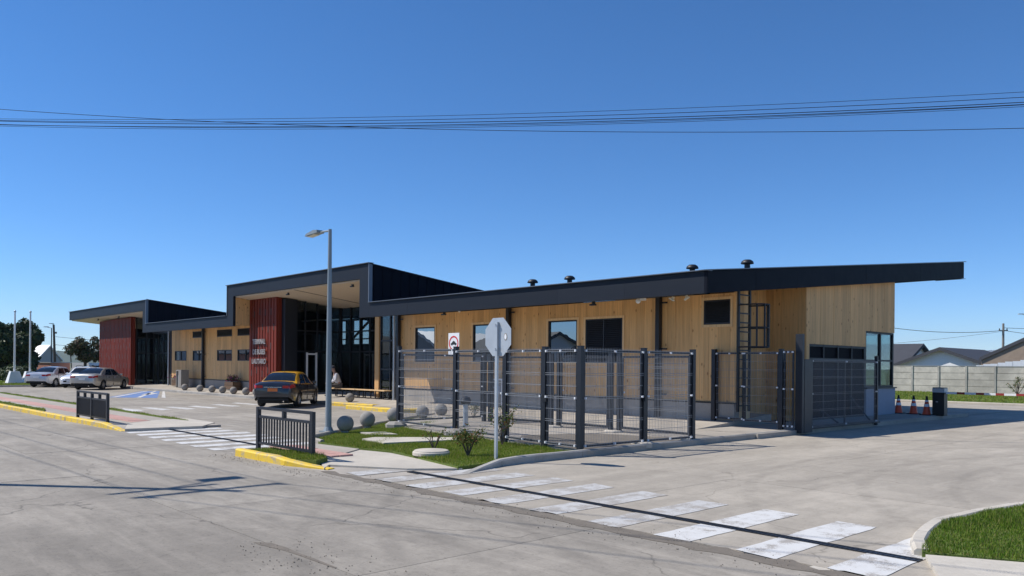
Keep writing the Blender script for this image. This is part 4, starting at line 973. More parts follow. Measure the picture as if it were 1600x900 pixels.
# taxi-only round sign
o = thing('traffic_sign', 'small white sign with red ring and black taxi pictogram above the mesh fence', 'road sign', -19.28, 15.5, .12)
b = MB(); b.box(-.03, .03, .0, .04, 0, 2.45); b.build('post', 'galv', o)
b = MB(); b.box(-.265, .265, -.008, .0, 2.02, 2.69); pn = b.build('sign_plate', 'signwhite', o)
b = MB(); n = 40
for k in range(n):
    a0, a1 = 2*PI*k/n, 2*PI*(k+1)/n; q = lambda r, a: (r*math.cos(a), r*math.sin(a)*1.0+2.37)
    b.prism([q(.185, a0), q(.23, a0), q(.23, a1), q(.185, a1)], 'y', -.013, -.0085)
b.build('red_ring', 'signred', pn)
b = MB(); b.prism([(-.135, 2.33), (.135, 2.33), (.14, 2.37), (.09, 2.385), (.06, 2.425), (-.06, 2.425), (-.09, 2.385), (-.14, 2.37)], 'y', -.013, -.0085); b.box(-.025, .025, -.013, -.0085, 2.427, 2.445)
for x in (-.09, .09): b.prism([(x+.03*math.cos(k*PI/5), 2.33+.028*math.sin(k*PI/5)) for k in range(10)], 'y', -.0135, -.009)
b.build('taxi_pictogram', 'signblack', pn)
# things standing at the facade
o = thing('steel_post', 'short galvanised post with a dark cap inside the mesh yard', 'post', -17.0, 14.1, .12)
b = MB(); b.lathe([(.075, 0), (.075, .62)], 12); b.build('tube', 'galv', o, True)
b = MB(); b.lathe([(.13, .62), (.16, .70), (.12, .80), (.03, .84)], 12); b.build('cap', 'anth', o, True)
o = thing('meter_cabinet', 'white framed cabinet with a pale label against the wall behind the mesh fence', 'cabinet', -22.3, 20.02, .27)
b = MB(); b.box(-.3, -.24, 0, .24, 0, 1.05); b.box(.24, .3, 0, .24, 0, 1.05); b.box(-.24, .24, 0, .24, .99, 1.05); b.build('frame', 'whitep', o)
b = MB(); b.box(-.238, .238, .03, .22, .02, .988); b.build('door', 'ball', o)
b = MB(); b.box(-.16, .16, .018, .028, .50, .78); b.build('label_plate', 'bluewall', o)
def planter(x, y, label, seed):
    o = thing('flower_planter', label, 'planter', x, y, .27, group='wooden flower planters')
    for i in range(2):
        for sx in (0,): piece('plank', 'planter', o, -.58, .58, -.25, -.21, .03+.22*i, .235+.22*i); piece('plank', 'planter', o, -.58, .58, .21, .25, .03+.22*i, .235+.22*i); piece('plank', 'planter', o, -.58, -.54, -.208, .208, .03+.22*i, .235+.22*i); piece('plank', 'planter', o, .54, .58, -.208, .208, .03+.22*i, .235+.22*i)
    b = MB(); b.box(-.53, .53, -.2, .2, .02, .44); b.build('soil', 'dirt', o)
    rnd = random.Random(seed); b = MB()
    for k in range(420):
        c = Vector((rnd.gauss(0, .26), rnd.gauss(0, .13), .50+abs(rnd.gauss(0, .16)))); r = rnd.uniform(.025, .05); n = Vector((rnd.gauss(0, 1), rnd.gauss(0, 1), rnd.gauss(.4, 1))).normalized()
        u = n.orthogonal().normalized(); v = n.cross(u); b.add([c+u*r, c+v*r, c-u*r, c-v*r], [(0, 1, 2, 3)])
    b.build('flowers', 'flower', o, fix=False, kind='stuff')
M['planter'] = wood('planter_plank', (.16, .10, .06), .15, False)
planter(-54.0, 19.95, 'dark wooden planter with purple flowers left of the grey litter bin', 3)
planter(-45.5, 19.95, 'dark wooden planter with purple flowers beside the lettered red block', 5)
o = thing('litter_bin', 'tall grey litter bin on the terminal pavement between the planter and a dark column', 'bin', -52.4, 19.6, .22)
b = MB(); b.box(-.42, -.36, -.25, .25, 0, 1.15); b.box(.0, .45, -.25, .25, 0, 1.15); b.box(-.36, .0, .19, .25, 0, 1.15); b.box(-.36, 0, -.25, .19, 1.07, 1.15); b.build('housing', 'ball', o)
b = MB(); b.lathe([(.15, .03), (.15, .78), (.12, .84)], 12, (-.18, -.04, 0)); b.build('liner', 'galv', o, True)
def bench(x0, x1, y, label):
    o = thing('bench', label, 'bench', (x0+x1)/2, y, .27, group='slim benches at the entrance'); L = (x1-x0)/2
    for k in range(3): piece('seat_slat', 'woodtrim', o, -L, L, -.2+.135*k, -.2+.135*k+.125, .355, .395)
    for u in (-L+.15, -L*.35, L*.35, L-.15):
        b = MB(); b.box(u-.02, u+.02, -.17, -.13, 0, .353); b.box(u-.02, u+.02, .13, .17, 0, .353); b.box(u-.02, u+.02, -.129, .129, .32, .353); b.build('leg', 'black', o)
bench(-34.6, -32.15, 20.15, 'slim timber bench with the seated person on its left end'); bench(-32.1, -29.7, 20.15, 'slim timber bench nearest the mesh fence, empty')
# cones
def cone(x, y, label, first=[]):
    if first:
        o = copy_tree(first[0]); o.location = W(x, y, .128); o['label'] = label; return o
    o = thing('traffic_cone', label, 'traffic cone', x, y, .128, group='orange traffic cones by the barrier')
    b = MB(); b.box(-.19, .19, -.19, .19, 0, .03); b.build('base', 'rubber', o)
    R = lambda z: .145-.118*(z-.03)/.67
    b = MB(); b.lathe([(R(.03), .03), (R(.31), .31)], 18); b.build('body', 'orange', o, True)
    b = MB(); b.lathe([(R(.31)+.003, .311), (R(.41)+.003, .41)], 18); b.build('reflective_band', 'signwhite', o, True)
    b = MB(); b.lathe([(R(.41), .411), (R(.49), .49)], 18); b.build('body', 'orange', o, True)
    b = MB(); b.lathe([(R(.49)+.003, .491), (R(.55)+.003, .55)], 18); b.build('reflective_band', 'signwhite', o, True)
    b = MB(); b.lathe([(R(.55), .551), (R(.64), .64), (.03, .70), (.02, .70), (.02, .69)], 18); b.build('tip', 'rubber', o, True); first.append(o); return o
cone(-12.17, 31.5, 'orange and white traffic cone closest to the glazed booth'); cone(-11.62, 31.5, 'orange and white traffic cone in the middle of three'); cone(-11.05, 31.2, 'orange and white traffic cone beside the black barrier box')
M['boomred'] = plain('boom_red', (.30, .035, .03), .5)
o = thing('boom_barrier', 'black barrier box with a red and white boom across the side street', 'barrier', -10.6, 31.2, .128)
b = MB(); b.box(-.2, .2, -.17, .17, 0, .85); b.build('housing', 'signblack', o)
b = MB(); b.box(-.205, .205, -.175, .175, .85, 1.0); b.build('hood', 'galv', o); b = MB(); b.box(-.195, .195, -.165, .165, 1.0, 1.03); b.build('lid', 'signblack', o)
b = MB(); b.lathe([(.035, 0), (.035, .02)], 12, (-.04, -.19, .5)); b.build('lock', 'clip', o)
n = 12
for k in range(n):
    x0 = .21+.62*k; wd = .62 if 1 else 0
    b = MB(); b.box(x0, x0+.36, -.03, .03, .80, .875); b.build('boom_section', 'whitep', o); b = MB(); b.box(x0+.36, x0+.62, -.03, .03, .80, .875); b.build('boom_section', 'boomred', o)

# flagpoles
def flagpole(x, y, label):
    o = thing('flagpole', label, 'flagpole', x, y, .1, group='white flagpoles')
    b = MB(); b.hexa([(-.55, -.55, 0), (.55, -.55, 0), (.55, .55, 0), (-.55, .55, 0), (-.3, -.3, .95), (.3, -.3, .95), (.3, .3, .95), (-.3, .3, .95)]); b.build('pedestal', 'whitep', o)
    b = MB(); b.box(-.7, .7, -.7, .7, -.05, .04); b.build('plinth', 'pale', o)
    b = MB(); b.lathe([(.075, .95), (.06, 5.3), (.055, 5.6)], 10); b.build('pole', 'whitep', o, True); b = MB(); b.ball((0, 0, 5.66), .09, 10, 8); b.build('finial', 'galv', o, True)
flagpole(-72.5, 14.1, 'left of two bare white flagpoles on white tapered pedestals'); flagpole(-72.2, 15.1, 'right of two bare white flagpoles on white tapered pedestals')

# ================================================================ VEHICLES
def lerp(a, c, k): return a+(c-a)*k
def car(name, label, X, Y, head, paint, roofpaint=None, L=4.4, Wd=1.70, H=1.47, WB=2.55, z=0, front_only=False, plate='whitep', group=None, rail=False):
    o = bpy.data.objects.new(name, None); COL.objects.link(o); o.location = (X, Y, z); o.rotation_euler = (0, 0, head); o['label'] = label; o['category'] = 'car'
    if group: o['group'] = group
    ORG[o.name] = (0, 0, 0)
    xr = -L/2+.92+(L-4.4)*.25; xf = xr+WB; R = .315; RA = R+.055
    kx = np.array([0, .012, .035, .08, .15, .22, .35, .50, .62, .70, .78, .86, .92, .96, .985, 1.0])*L-L/2
    khw = np.array([.80, .90, .955, .985, 1, 1, 1, 1, 1, 1, .99, .97, .93, .87, .78, .66])*Wd/2
    kzl = np.array([.44, .36, .30, .26, .22, .20, .19, .19, .19, .20, .20, .21, .22, .24, .26, .30])
    kzs = np.array([.86, .93, .955, .965, .965, .955, .93, .915, .91, .90, .87, .82, .77, .72, .66, .58])*H/1.47
    kzt = np.array([.90, 1.0, 1.045, 1.065, 1.07, 1.06, 1.0, .98, .98, .975, .935, .875, .82, .765, .70, .61])*H/1.47
    xs_ = sorted(set(list(np.round(np.linspace(-L/2, L/2, 30), 4)) + [round(c+RA*math.cos(PI*k/10), 4) for c in (xr, xf) for k in range(11)] + list(np.round(kx, 4))))
    I = lambda a, x: float(np.interp(x, kx, a))
    def sec(x):
        hw, zs_, zt = I(khw, x), I(kzs, x), I(kzt, x); zl = I(kzl, x)
        for c in (xr, xf):
            if abs(x-c) < RA+1e-6: zl = max(zl, R+math.sqrt(max(0, RA*RA-(x-c)**2)))
        zm = max(zl+.01, .52)
        return [(hw*.955, zl), (hw, zm), (hw*.992, lerp(zm, zs_, .55)), (hw*.965, zs_-.03), (hw*.915, zs_), (hw*.72, lerp(zs_, zt, .72)), (hw*.38, zt-.006), (0, zt)]
    b = MB(); vs = []; fs = []; m = 15
    for x in xs_:
        s = sec(x); vs += [(x, -y, zz_) for y, zz_ in s] + [(x, y, zz_) for y, zz_ in s[-2::-1]]
    for i in range(len(xs_)-1): fs += [(i*m+k, i*m+k+1, (i+1)*m+k+1, (i+1)*m+k) for k in range(m-1)]
    fs += [tuple(range(m-1, -1, -1)), tuple(range((len(xs_)-1)*m, len(xs_)*m))]
    b.add(vs, fs); body = b.build('body', paint, o, True)
    def patch(nm, mat, x0, x1, f0, f1, side, off=.006, n=6, k=6, parent=body):
        """a lamp or trim following the body side; f runs 0 (sill) to 7 (centre line)"""
        b = MB(); vs = []
        for i in range(n+1):
            x = lerp(x0, x1, i/n); s = sec(x)
            for j in range(k+1):
                f = lerp(f0, f1, j/k); q = min(6, int(f)); y = lerp(s[q][0], s[q+1][0], f-q); zz_ = lerp(s[q][1], s[q+1][1], f-q)
                vs.append((x + (off if x > 0 else -off)*.6, side*(y+off), zz_+off*.5))
        b.add(vs, [(i*(k+1)+j, i*(k+1)+j+1, (i+1)*(k+1)+j+1, (i+1)*(k+1)+j) for i in range(n) for j in range(k)]); return b.build(nm, mat, parent, True)
    rb, rr, rf, wb = -L/2+L*.165, -L/2+L*.345, -L/2+L*.575, -L/2+L*.735
    kX = np.array([rb, lerp(rb, rr, .5), rr-.12, rr+.05, lerp(rr, rf, .5), rf-.05, rf+.12, lerp(rf, wb, .55), wb]); zb0 = .985*H/1.47
    kT = np.array([zb0+.05, lerp(zb0+.05, H, .56), H-.075, H-.025, H, H-.02, H-.075, lerp(H, zb0, .62), zb0-.01])
    zbelt = lambda x: I(kzs, x)-.015
    def csec(x):
        zt = float(np.interp(x, kX, kT)); zb_ = zbelt(x); hb = I(khw, x)*.925; ze = max(zb_+.012, zt-.075-.02); k = min(1, (ze-zb_)/(H-.10-zb_)); he = lerp(hb, Wd/2*.70, k)
        return hb, zb_, he, ze, zt
    cx = sorted(set(list(np.linspace(rb, wb, 22)) + list(kX))); b = MB(); vs = []; fs = []; m = 11
    for x in cx:
        hb, zb_, he, ze, zt = csec(x); s = [(hb, zb_-.04), (hb, zb_), (lerp(hb, he, .5), lerp(zb_, ze, .5)), (he, ze), (he*.86, lerp(ze, zt, .72)), (he*.45, lerp(ze, zt, .95)), (0, zt)]
        s = [s[0]] + s[1:]; vs += [(x, -y, q) for y, q in s] + [(x, y, q) for y, q in s[-2::-1]]
    m = 13
    for i in range(len(cx)-1): fs += [(i*m+k, i*m+k+1, (i+1)*m+k+1, (i+1)*m+k) for k in range(m-1)]
    b.add(vs, fs); cab = b.build('cabin', roofpaint or paint, o, True)
    def side_pt(x, f, sd, off):
        hb, zb_, he, ze, zt = csec(x); return (x, sd*(lerp(hb, he, f)+off), lerp(zb_, ze, f)+off*.3)
    def side_glass(nm, bot, top, sd):
        """bottom from x=bot[0] to bot[1], top from top[0] to top[1]"""
        b = MB(); n = 8; vs = []; R_ = 5
        for r in range(R_+1):
            f = lerp(.10, .93, r/R_)
            for i in range(n+1): vs.append(side_pt(lerp(lerp(bot[0], top[0], r/R_), lerp(bot[1], top[1], r/R_), i/n), f, sd, .006))
        b.add(vs, [(r*(n+1)+i, r*(n+1)+i+1, (r+1)*(n+1)+i+1, (r+1)*(n+1)+i) for r in range(R_) for i in range(n)]); return b.build(nm, 'carglass', cab, True)
    mid = lerp(rr, rf, .56)
    for sd in (-1, 1):
        side_glass('front_side_window', (mid+.05, wb-.24), (mid+.03, rf+.02), sd); side_glass('rear_side_window', (lerp(rb, rr, .55), mid-.05), (rr+.03, mid-.03), sd)
    def top_glass(nm, x0, x1, w0, w1):
        b = MB(); vs = []; n = 6; k = 8
        for i in range(n+1):
            x = lerp(x0, x1, i/n); hb, zb_, he, ze, zt = csec(x)
            for j in range(k+1):
                u = lerp(-1, 1, j/k)*lerp(w0, w1, i/n); a = abs(u); prof = [(0, zt), (.45, lerp(ze, zt, .95)), (.86, lerp(ze, zt, .72)), (1, ze)]
                zz_ = np.interp(a, [p[0] for p in prof], [p[1] for p in prof]); vs.append((x, u*he, float(zz_)+.008))
        b.add(vs, [(i*(k+1)+j, i*(k+1)+j+1, (i+1)*(k+1)+j+1, (i+1)*(k+1)+j) for i in range(n) for j in range(k)]); return b.build(nm, 'carglass', cab, True)
    top_glass('rear_window', rb+.07, rr-.06, .86, .88); top_glass('windscreen', rf+.08, wb-.05, .90, .90)
    b = MB(); b.box(-L/2+.25, L/2-.3, -Wd*.34, Wd*.34, .17, .5); b.box(xr-RA, xr+RA, -Wd*.47, Wd*.47, .5, .70); b.box(xf-RA, xf+RA, -Wd*.45, Wd*.45, .5, .68); b.build('underbody', 'rubber', o)
    for x in (xr, xf):
        for sd in (-1, 1):
            y = sd*(Wd/2-.115); T = Matrix.Translation((x, y, R)) @ Matrix.Rotation(-sd*PI/2, 4, 'X')
            b = MB(T); b.lathe([(R*.62, -.10), (R*.94, -.10), (R, -.06), (R, .06), (R*.94, .10), (R*.66, .10), (R*.64, .07)], 26); wh = b.build('wheel', 'rubber', o, True)
            b = MB(T); b.lathe([(R*.65, .02), (R*.65, .085), (R*.60, .09), (R*.56, .05)], 26); b.lathe([(.06, .04), (.06, .085), (.03, .092)], 12)
            for q in range(7):
                a = 2*PI*q/7; T2 = T @ Matrix.Rotation(a, 4, 'Z'); b.T = T2; b.hexa([(.04, -.028, .045), (R*.62, -.02, .05), (R*.62, .02, .05), (.04, .028, .045), (.04, -.024, .08), (R*.62, -.015, .085), (R*.62, .015, .085), (.04, .024, .08)])
            b.build('rim', 'rim', wh, True)
    for sd in (-1, 1):
        patch('tail_light', 'tail', -L/2+.004, -L/2+.36, 2.35, 3.6, sd, .008)
        patch('headlight', 'headl', L/2-.40, L/2-.04, 3.2, 4.7, sd, .006)
        b = MB(); b.box(-L/2-.012, -L/2+.02, sd*Wd*.24, sd*Wd*.385, .79*H/1.47, .90*H/1.47); b.build('tail_light_inner', 'tail', body)
        b = MB(Matrix.Translation((wb-.33, sd*(Wd/2+.055), .99))); b.lathe([(.01, -.07), (.085, -.055), (.10, 0), (.085, .055), (.01, .07)], 10); b.build('mirror', paint, o, True)
        for x in (mid-.62, mid+.28): b = MB(); b.box(x-.1, x+.1, sd*(Wd/2*.992), sd*(Wd/2*.992+.028), .80, .83); b.build('door_handle', 'chrome' if paint != 'carblack' else paint, body)
        for x, z0, z1 in ((mid, .30, .89), (mid-.93, .55, .92), (wb-.28, .32, .88)):
            b = MB(); b.box(x-.004, x+.004, sd*(Wd/2*.965), sd*(Wd/2*1.0015), z0, z1); b.build('door_seam', 'rubber', body)
    b = MB(); b.box(-L/2-.02, -L/2+.02, -.2, .2, .66, .79); b.build('number_plate', plate, body)
    b = MB(); b.box(-L/2-.014, -L/2+.02, -.36, .36, .815*H/1.47, .838*H/1.47); b.build('boot_trim', 'chrome', body)
    b = MB(); b.box(-L/2-.008, -L/2+.05, -Wd*.36, Wd*.36, .40, .425); b.box(-L/2+.02, -L/2+.10, -Wd*.37, Wd*.37, .30, .36); b.build('bumper_line', 'rubber', body)
    b = MB(); b.box(L/2-.07, L/2+.012, -.42, .42, .40, .52); b.box(L/2-.05, L/2+.008, -.3, .3, .56, .60); b.build('grille', 'rubber', body)
    b = MB(); b.box(L/2-.0, L/2+.022, -.2, .2, .43, .53); b.build('number_plate', 'whitep', body)
    b = MB(); b.tube([(rr+.05, 0, H-.03), (rr-.06, 0, H+.10)], .008, 6); b.build('antenna', 'rubber', cab)
    if rail:
        b = MB()
        for sd in (-1, 1): b.tube([(rr, sd*.5, H-.02), (rr+.1, sd*.5, H+.05), (rf-.1, sd*.5, H+.05), (rf, sd*.5, H-.02)], .02, 6)
        b.build('roof_rail', 'rubber', cab)
    b = MB(); b.tube([(-L/2+.1, -.45, .27), (-L/2-.03, -.45, .26)], .03, 8); b.build('exhaust', 'chrome', o)
    return o
car('taxi', 'black taxi with yellow roof parked nose-in before the terminal entrance', -9.62, 33.15+1.22, PI/2-math.radians(1), 'carblack', 'caryellow', 4.40, 1.70, 1.475, 2.55, plate='plate', z=.03)
car('parked_car', 'beige silver saloon, rightmost of the three parked cars, rear to the viewer', -27.85, 52.6+1.45, PI/2+math.radians(-1), 'carsilver', None, 4.75, 1.82, 1.47, 2.71, group='cars parked at the left of the terminal')
car('parked_car', 'white car facing the viewer between two silver cars', -30.95, 55.6+2.2, -PI/2+math.radians(2), 'carwhite', None, 4.4, 1.72, 1.50, 2.6, group='cars parked at the left of the terminal', rail=True)
car('parked_car', 'pale silver saloon, leftmost of the three parked cars, rear to the viewer', -33.55, 57.2+1.4, PI/2+math.radians(-2), 'carsilver2', None, 4.6, 1.76, 1.48, 2.65, group='cars parked at the left of the terminal')

# ================================================================ SEATED PERSON
def skinned(name, mat, nodes, edges, parent, root=0, sub=2):
    me = bpy.data.meshes.new(name); me.from_pydata([n[:3] for n in nodes], edges, []); ob = bpy.data.objects.new(name, me); COL.objects.link(ob); ob.parent = parent
    md = ob.modifiers.new('skin', 'SKIN'); md.use_smooth_shade = True
    for i, n in enumerate(nodes):
        sv = me.skin_vertices[0].data[i]; r = n[3]; sv.radius = (r, r) if not isinstance(r, tuple) else r; sv.use_root = i == root
    ss = ob.modifiers.new('sub', 'SUBSURF'); ss.levels = sub; ss.render_levels = sub
    me.materials.append(M[mat]); return ob
M['skin'] = plain('skin', (.42, .24, .17), .5); M['shirt'] = plain('shirt_cloth', (.62, .60, .60), .85, bmp=.2); M['trouser'] = plain('trouser_cloth', (.10, .085, .07), .9); M['capc'] = plain('cap_cloth', (.03, .03, .04), .85); M['shoe'] = plain('shoe', (.03, .025, .02), .6)
pr = thing('person', 'seated person in a pale shirt, dark cap and dark trousers leaning forward on the bench', 'person', -33.8, 20.1, .27, rot=-.35)
pr.scale = (1.1, 1.1, 1.1)
N = [(0, .02, .50, (.15, .12)), (0, -.04, .66, (.15, .115)), (0, -.10, .84, (.17, .12)), (0, -.15, .97, (.13, .09)), (0, -.19, 1.05, .052), (0, -.24, 1.13, (.07, .085)), (0, -.26, 1.22, (.072, .088)), (0, -.25, 1.29, .05),
     (-.18, -.14, .95, .06), (-.25, -.18, .70, .047), (-.14, -.42, .60, .036), (-.09, -.49, .585, .03),
     (.18, -.14, .95, .06), (.25, -.18, .70, .047), (.14, -.42, .60, .036), (.09, -.49, .585, .03),
     (-.10, -.02, .47, .085), (-.13, -.40, .47, .062), (-.12, -.42, .10, .042), (-.12, -.54, .05, .035), (.10, -.02, .47, .085), (.13, -.40, .47, .062), (.12, -.42, .10, .042), (.12, -.54, .05, .035), (0, -.335, 1.185, .018)]
Ed = [(0, 1), (1, 2), (2, 3), (3, 4), (4, 5), (5, 6), (6, 7), (3, 8), (8, 9), (9, 10), (10, 11), (3, 12), (12, 13), (13, 14), (14, 15), (0, 16), (16, 17), (17, 18), (18, 19), (0, 20), (20, 21), (21, 22), (22, 23), (6, 24)]
k0 = len(N)
for sd, hand in ((-1, 11), (1, 15)):
    hx, hy, hz = N[hand][:3]
    for f in range(4):
        x = hx+(f-1.5)*.02; N += [(x, hy-.05, hz+.0, .010), (x-sd*.005, hy-.085-.008*(f in (1, 2)), hz-.02, .008)]; Ed += [(hand, len(N)-2), (len(N)-2, len(N)-1)]
    N += [(hx-sd*.04, hy-.02, hz+.012, .010), (hx-sd*.045, hy-.055, hz+.012, .008)]; Ed += [(hand, len(N)-2), (len(N)-2, len(N)-1)]
skinned('body', 'skin', N, Ed, pr)
S_ = [(0, .02, .52, (.165, .14)), (0, -.04, .66, (.17, .135)), (0, -.10, .84, (.19, .14)), (0, -.15, .975, (.14, .105)), (-.18, -.14, .95, .075), (-.25, -.18, .70, .06), (-.17, -.36, .625, .05), (.18, -.14, .95, .075), (.25, -.18, .70, .06), (.17, -.36, .625, .05), (0, -.18, 1.03, .062)]
skinned('shirt', 'shirt', S_, [(0, 1), (1, 2), (2, 3), (3, 4), (4, 5), (5, 6), (3, 7), (7, 8), (8, 9), (3, 10)], pr)
P_ = [(0, .02, .48, (.16, .12)), (-.10, -.02, .47, .10), (-.13, -.41, .47, .076), (-.12, -.42, .13, .058), (.10, -.02, .47, .10), (.13, -.41, .47, .076), (.12, -.42, .13, .058)]
skinned('trousers', 'trouser', P_, [(0, 1), (1, 2), (2, 3), (0, 4), (4, 5), (5, 6)], pr)
for sd in (-1, 1): skinned('shoe', 'shoe', [(sd*.12, -.40, .05, .05), (sd*.12, -.50, .045, .048), (sd*.12, -.60, .035, .036)], [(0, 1), (1, 2)], pr)
b = MB(); b.lathe([(.098, 1.235), (.10, 1.28), (.08, 1.33), (.03, 1.352)], 16, (0, -.255, 0)); b.prism([(-.08, -.33), (.08, -.33), (.06, -.43), (-.06, -.43)], 'z', 1.235, 1.25); b.build('cap', 'capc', pr, True)
for sd in (-1, 1):
    b = MB(); b.ball((sd*.028, -.333, 1.215), .011, 8, 6); b.build('eye', 'signblack', pr, True); b = MB(); b.ball((sd*.078, -.25, 1.19), .022, 8, 6, 1.4); b.build('ear', 'skin', pr, True)

# ================================================================ PLANTS
def leaves(b, rnd, blobs, n, r0, r1, shell=.55):
    tot = sum(q[3]**2 for q in blobs)
    for cx_, cy_, cz_, R_, sz in blobs:
        for _ in range(int(n*R_**2/tot)):
            d = Vector((rnd.gauss(0, 1), rnd.gauss(0, 1), rnd.gauss(0, 1))).normalized(); q = R_*(rnd.uniform(shell, 1.0)**.6 if rnd.random() < .8 else rnd.uniform(0, 1)) * (1+.16*math.sin(d.x*5+cx_)*math.sin(d.z*4+cy_))
            c = Vector((cx_, cy_, cz_)) + Vector((d.x*q, d.y*q, d.z*q*sz)); r = rnd.uniform(r0, r1); nn = (d+Vector((rnd.gauss(0, .6), rnd.gauss(0, .6), rnd.gauss(.3, .6)))).normalized()
            u = nn.orthogonal().normalized(); a = rnd.uniform(0, PI); v = nn.cross(u); u, v = u*math.cos(a)+v*math.sin(a), v*math.cos(a)-u*math.sin(a)
            b.add([c-u*r, c-v*r*.55, c+u*r, c+v*r*.55], [(0, 1, 2, 3)])
def limbs(b, rnd, base, blobs, r):
    fork = Vector((base[0], base[1], base[2]))
    for q in blobs:
        p = Vector(q[:3]); m = fork.lerp(p, .5)+Vector((rnd.uniform(-.3, .3), rnd.uniform(-.3, .3), .2)); b.tube([fork, m, p, p+(p-m)*.4], [r*.6, r*.4, r*.2, r*.05], 6)
def tree(name, label, x, y, z, blobs, mat, n, r0, r1, trunk_h, trunk_r, seed, group=None):
    rnd = random.Random(seed); o = thing(name, label, 'tree', x, y, z, group=group)
    b = MB(); b.tube([(0, 0, -.2), (.05, 0, trunk_h*.5), (0, .05, trunk_h)], [trunk_r*1.25, trunk_r, trunk_r*.8], 10); limbs(b, rnd, (0, .05, trunk_h), blobs, trunk_r); b.build('trunk', 'bark', o, True)
    b = MB(); leaves(b, rnd, blobs, n, r0, r1); b.build('crown', mat, o, fix=False, kind='stuff'); return o
def blobset(seed, n, R_, h0, h1, r0, r1, sz=1.0):
    rnd = random.Random(seed); out = []
    for i in range(n):
        a = 2*PI*i/n*2.4+rnd.uniform(-.5, .5); q = R_*math.sqrt(rnd.uniform(.05, 1)); out.append((q*math.cos(a), q*math.sin(a), rnd.uniform(h0, h1), rnd.uniform(r0, r1), sz))
    return out
# the big dark evergreen behind the flagpoles and its neighbours
tree('evergreen_tree', 'broad dark evergreen tree directly behind the two flagpoles', -109.5, 21.6, 0, blobset(2, 17, 1.9, 1.2, 6.4, .9, 1.35), 'leafdark', 11000, .16, .34, 2.2, .32, 21, 'trees at the left')
tree('evergreen_tree', 'dark evergreen at the very left edge behind the flagpoles', -111, 18.9, 0, blobset(5, 14, 1.8, 1.0, 5.4, .8, 1.3), 'leafdark', 8000, .16, .32, 2.0, .28, 22, 'trees at the left')
tree('deciduous_tree', 'rust tinged open crowned tree left of the left red block', -104.2, 27.5, 0, blobset(9, 15, 2.0, 2.3, 4.7, .5, .95, .85), 'leafred', 4200, .10, .21, 1.7, .2, 23, 'trees at the left')
tree('garden_shrub', 'low rusty shrub under the open crowned tree', -102, 28.4, 0, blobset(12, 6, 1.1, .4, 1.2, .45, .7), 'leafred', 1800, .10, .2, .4, .1, 24)
tree('hedge_shrub', 'low dark hedge behind the flagpole pedestals', -82, 16.0, 0, [(-3.5+1.0*i, .4*math.sin(i), .6+.15*math.sin(i*2.2), .85, .9) for i in range(8)], 'leafdark', 6000, .10, .2, .3, .08, 25)
def rose(x, y, label, seed, h, n, pale=False):
    rnd = random.Random(seed); o = thing('rose_bush', label, 'shrub', x, y, .1, group='young rose bushes on the lawn'); b = MB(); tips = []
    for k in range(8):
        a = rnd.uniform(0, 2*PI); q = rnd.uniform(.08, .30); t = Vector((q*math.cos(a), q*math.sin(a), h*rnd.uniform(.6, 1))); m = t*.45+Vector((0, 0, .06)); b.tube([(0, 0, -.05), m, t], [.012, .009, .004], 5); tips += [t, t.lerp(m, .4), t.lerp(m, .7)]
    b.build('stems', 'bark', o)
    b = MB()
    for t in tips:
        for _ in range(n//len(tips)):
            c = t+Vector((rnd.gauss(0, .065), rnd.gauss(0, .065), rnd.gauss(0, .055))); r = rnd.uniform(.016, .032); nn = Vector((rnd.gauss(0, 1), rnd.gauss(0, 1), rnd.gauss(.5, 1))).normalized(); u = nn.orthogonal().normalized(); v = nn.cross(u); b.add([c-u*r, c-v*r*.6, c+u*r, c+v*r*.6], [(0, 1, 2, 3)])
    b.build('foliage', 'leafrose', o, fix=False, kind='stuff')
rose(-11.75, 9.82, 'small rounded rose bush on the lawn left of the stop sign post', 1, .50, 700)
rose(-12.9, 11.75, 'taller thin rose bush with reddish tips against the mesh fence', 2, .85, 420)
rose(-13.0, 9.95, 'sparse spindly rose sprig on the lawn near the manhole cover', 3, .42, 90)
rose(-19.6, 16.6, 'pale yellowish rose bush inside the mesh yard behind the spheres', 4, .5, 240)
for x, y, h, lb in ((-22.8, 57, 2.0, 'thin staked sapling on the grass by the concrete wall, behind the cones'), (-14.6, 56, .9, 'low bare shrub on the grass strip beyond the barrier boom'), (-17.3, 66.5, 1.3, 'brownish shrub against the concrete wall at the right edge')):
    rnd = random.Random(int(x*10)); o = thing('sapling', lb, 'shrub', x, y, .03); b = MB(); tips = []
    for k in range(9): a = rnd.uniform(0, 6.3); q = rnd.uniform(.1, .6)*(1 if h < 1.5 else .6); t = Vector((q*math.cos(a), q*math.sin(a), h*rnd.uniform(.6, 1))); b.tube([(0, 0, 0), (0, 0, h*.3), t], [.03, .02, .008], 5); tips.append(t)
    b.build('stems', 'bark', o); b = MB(); leaves(b, rnd, [(t.x, t.y, t.z, .16, 1) for t in tips], 150, .03, .06); b.build('foliage', 'leafrose', o, fix=False, kind='stuff')

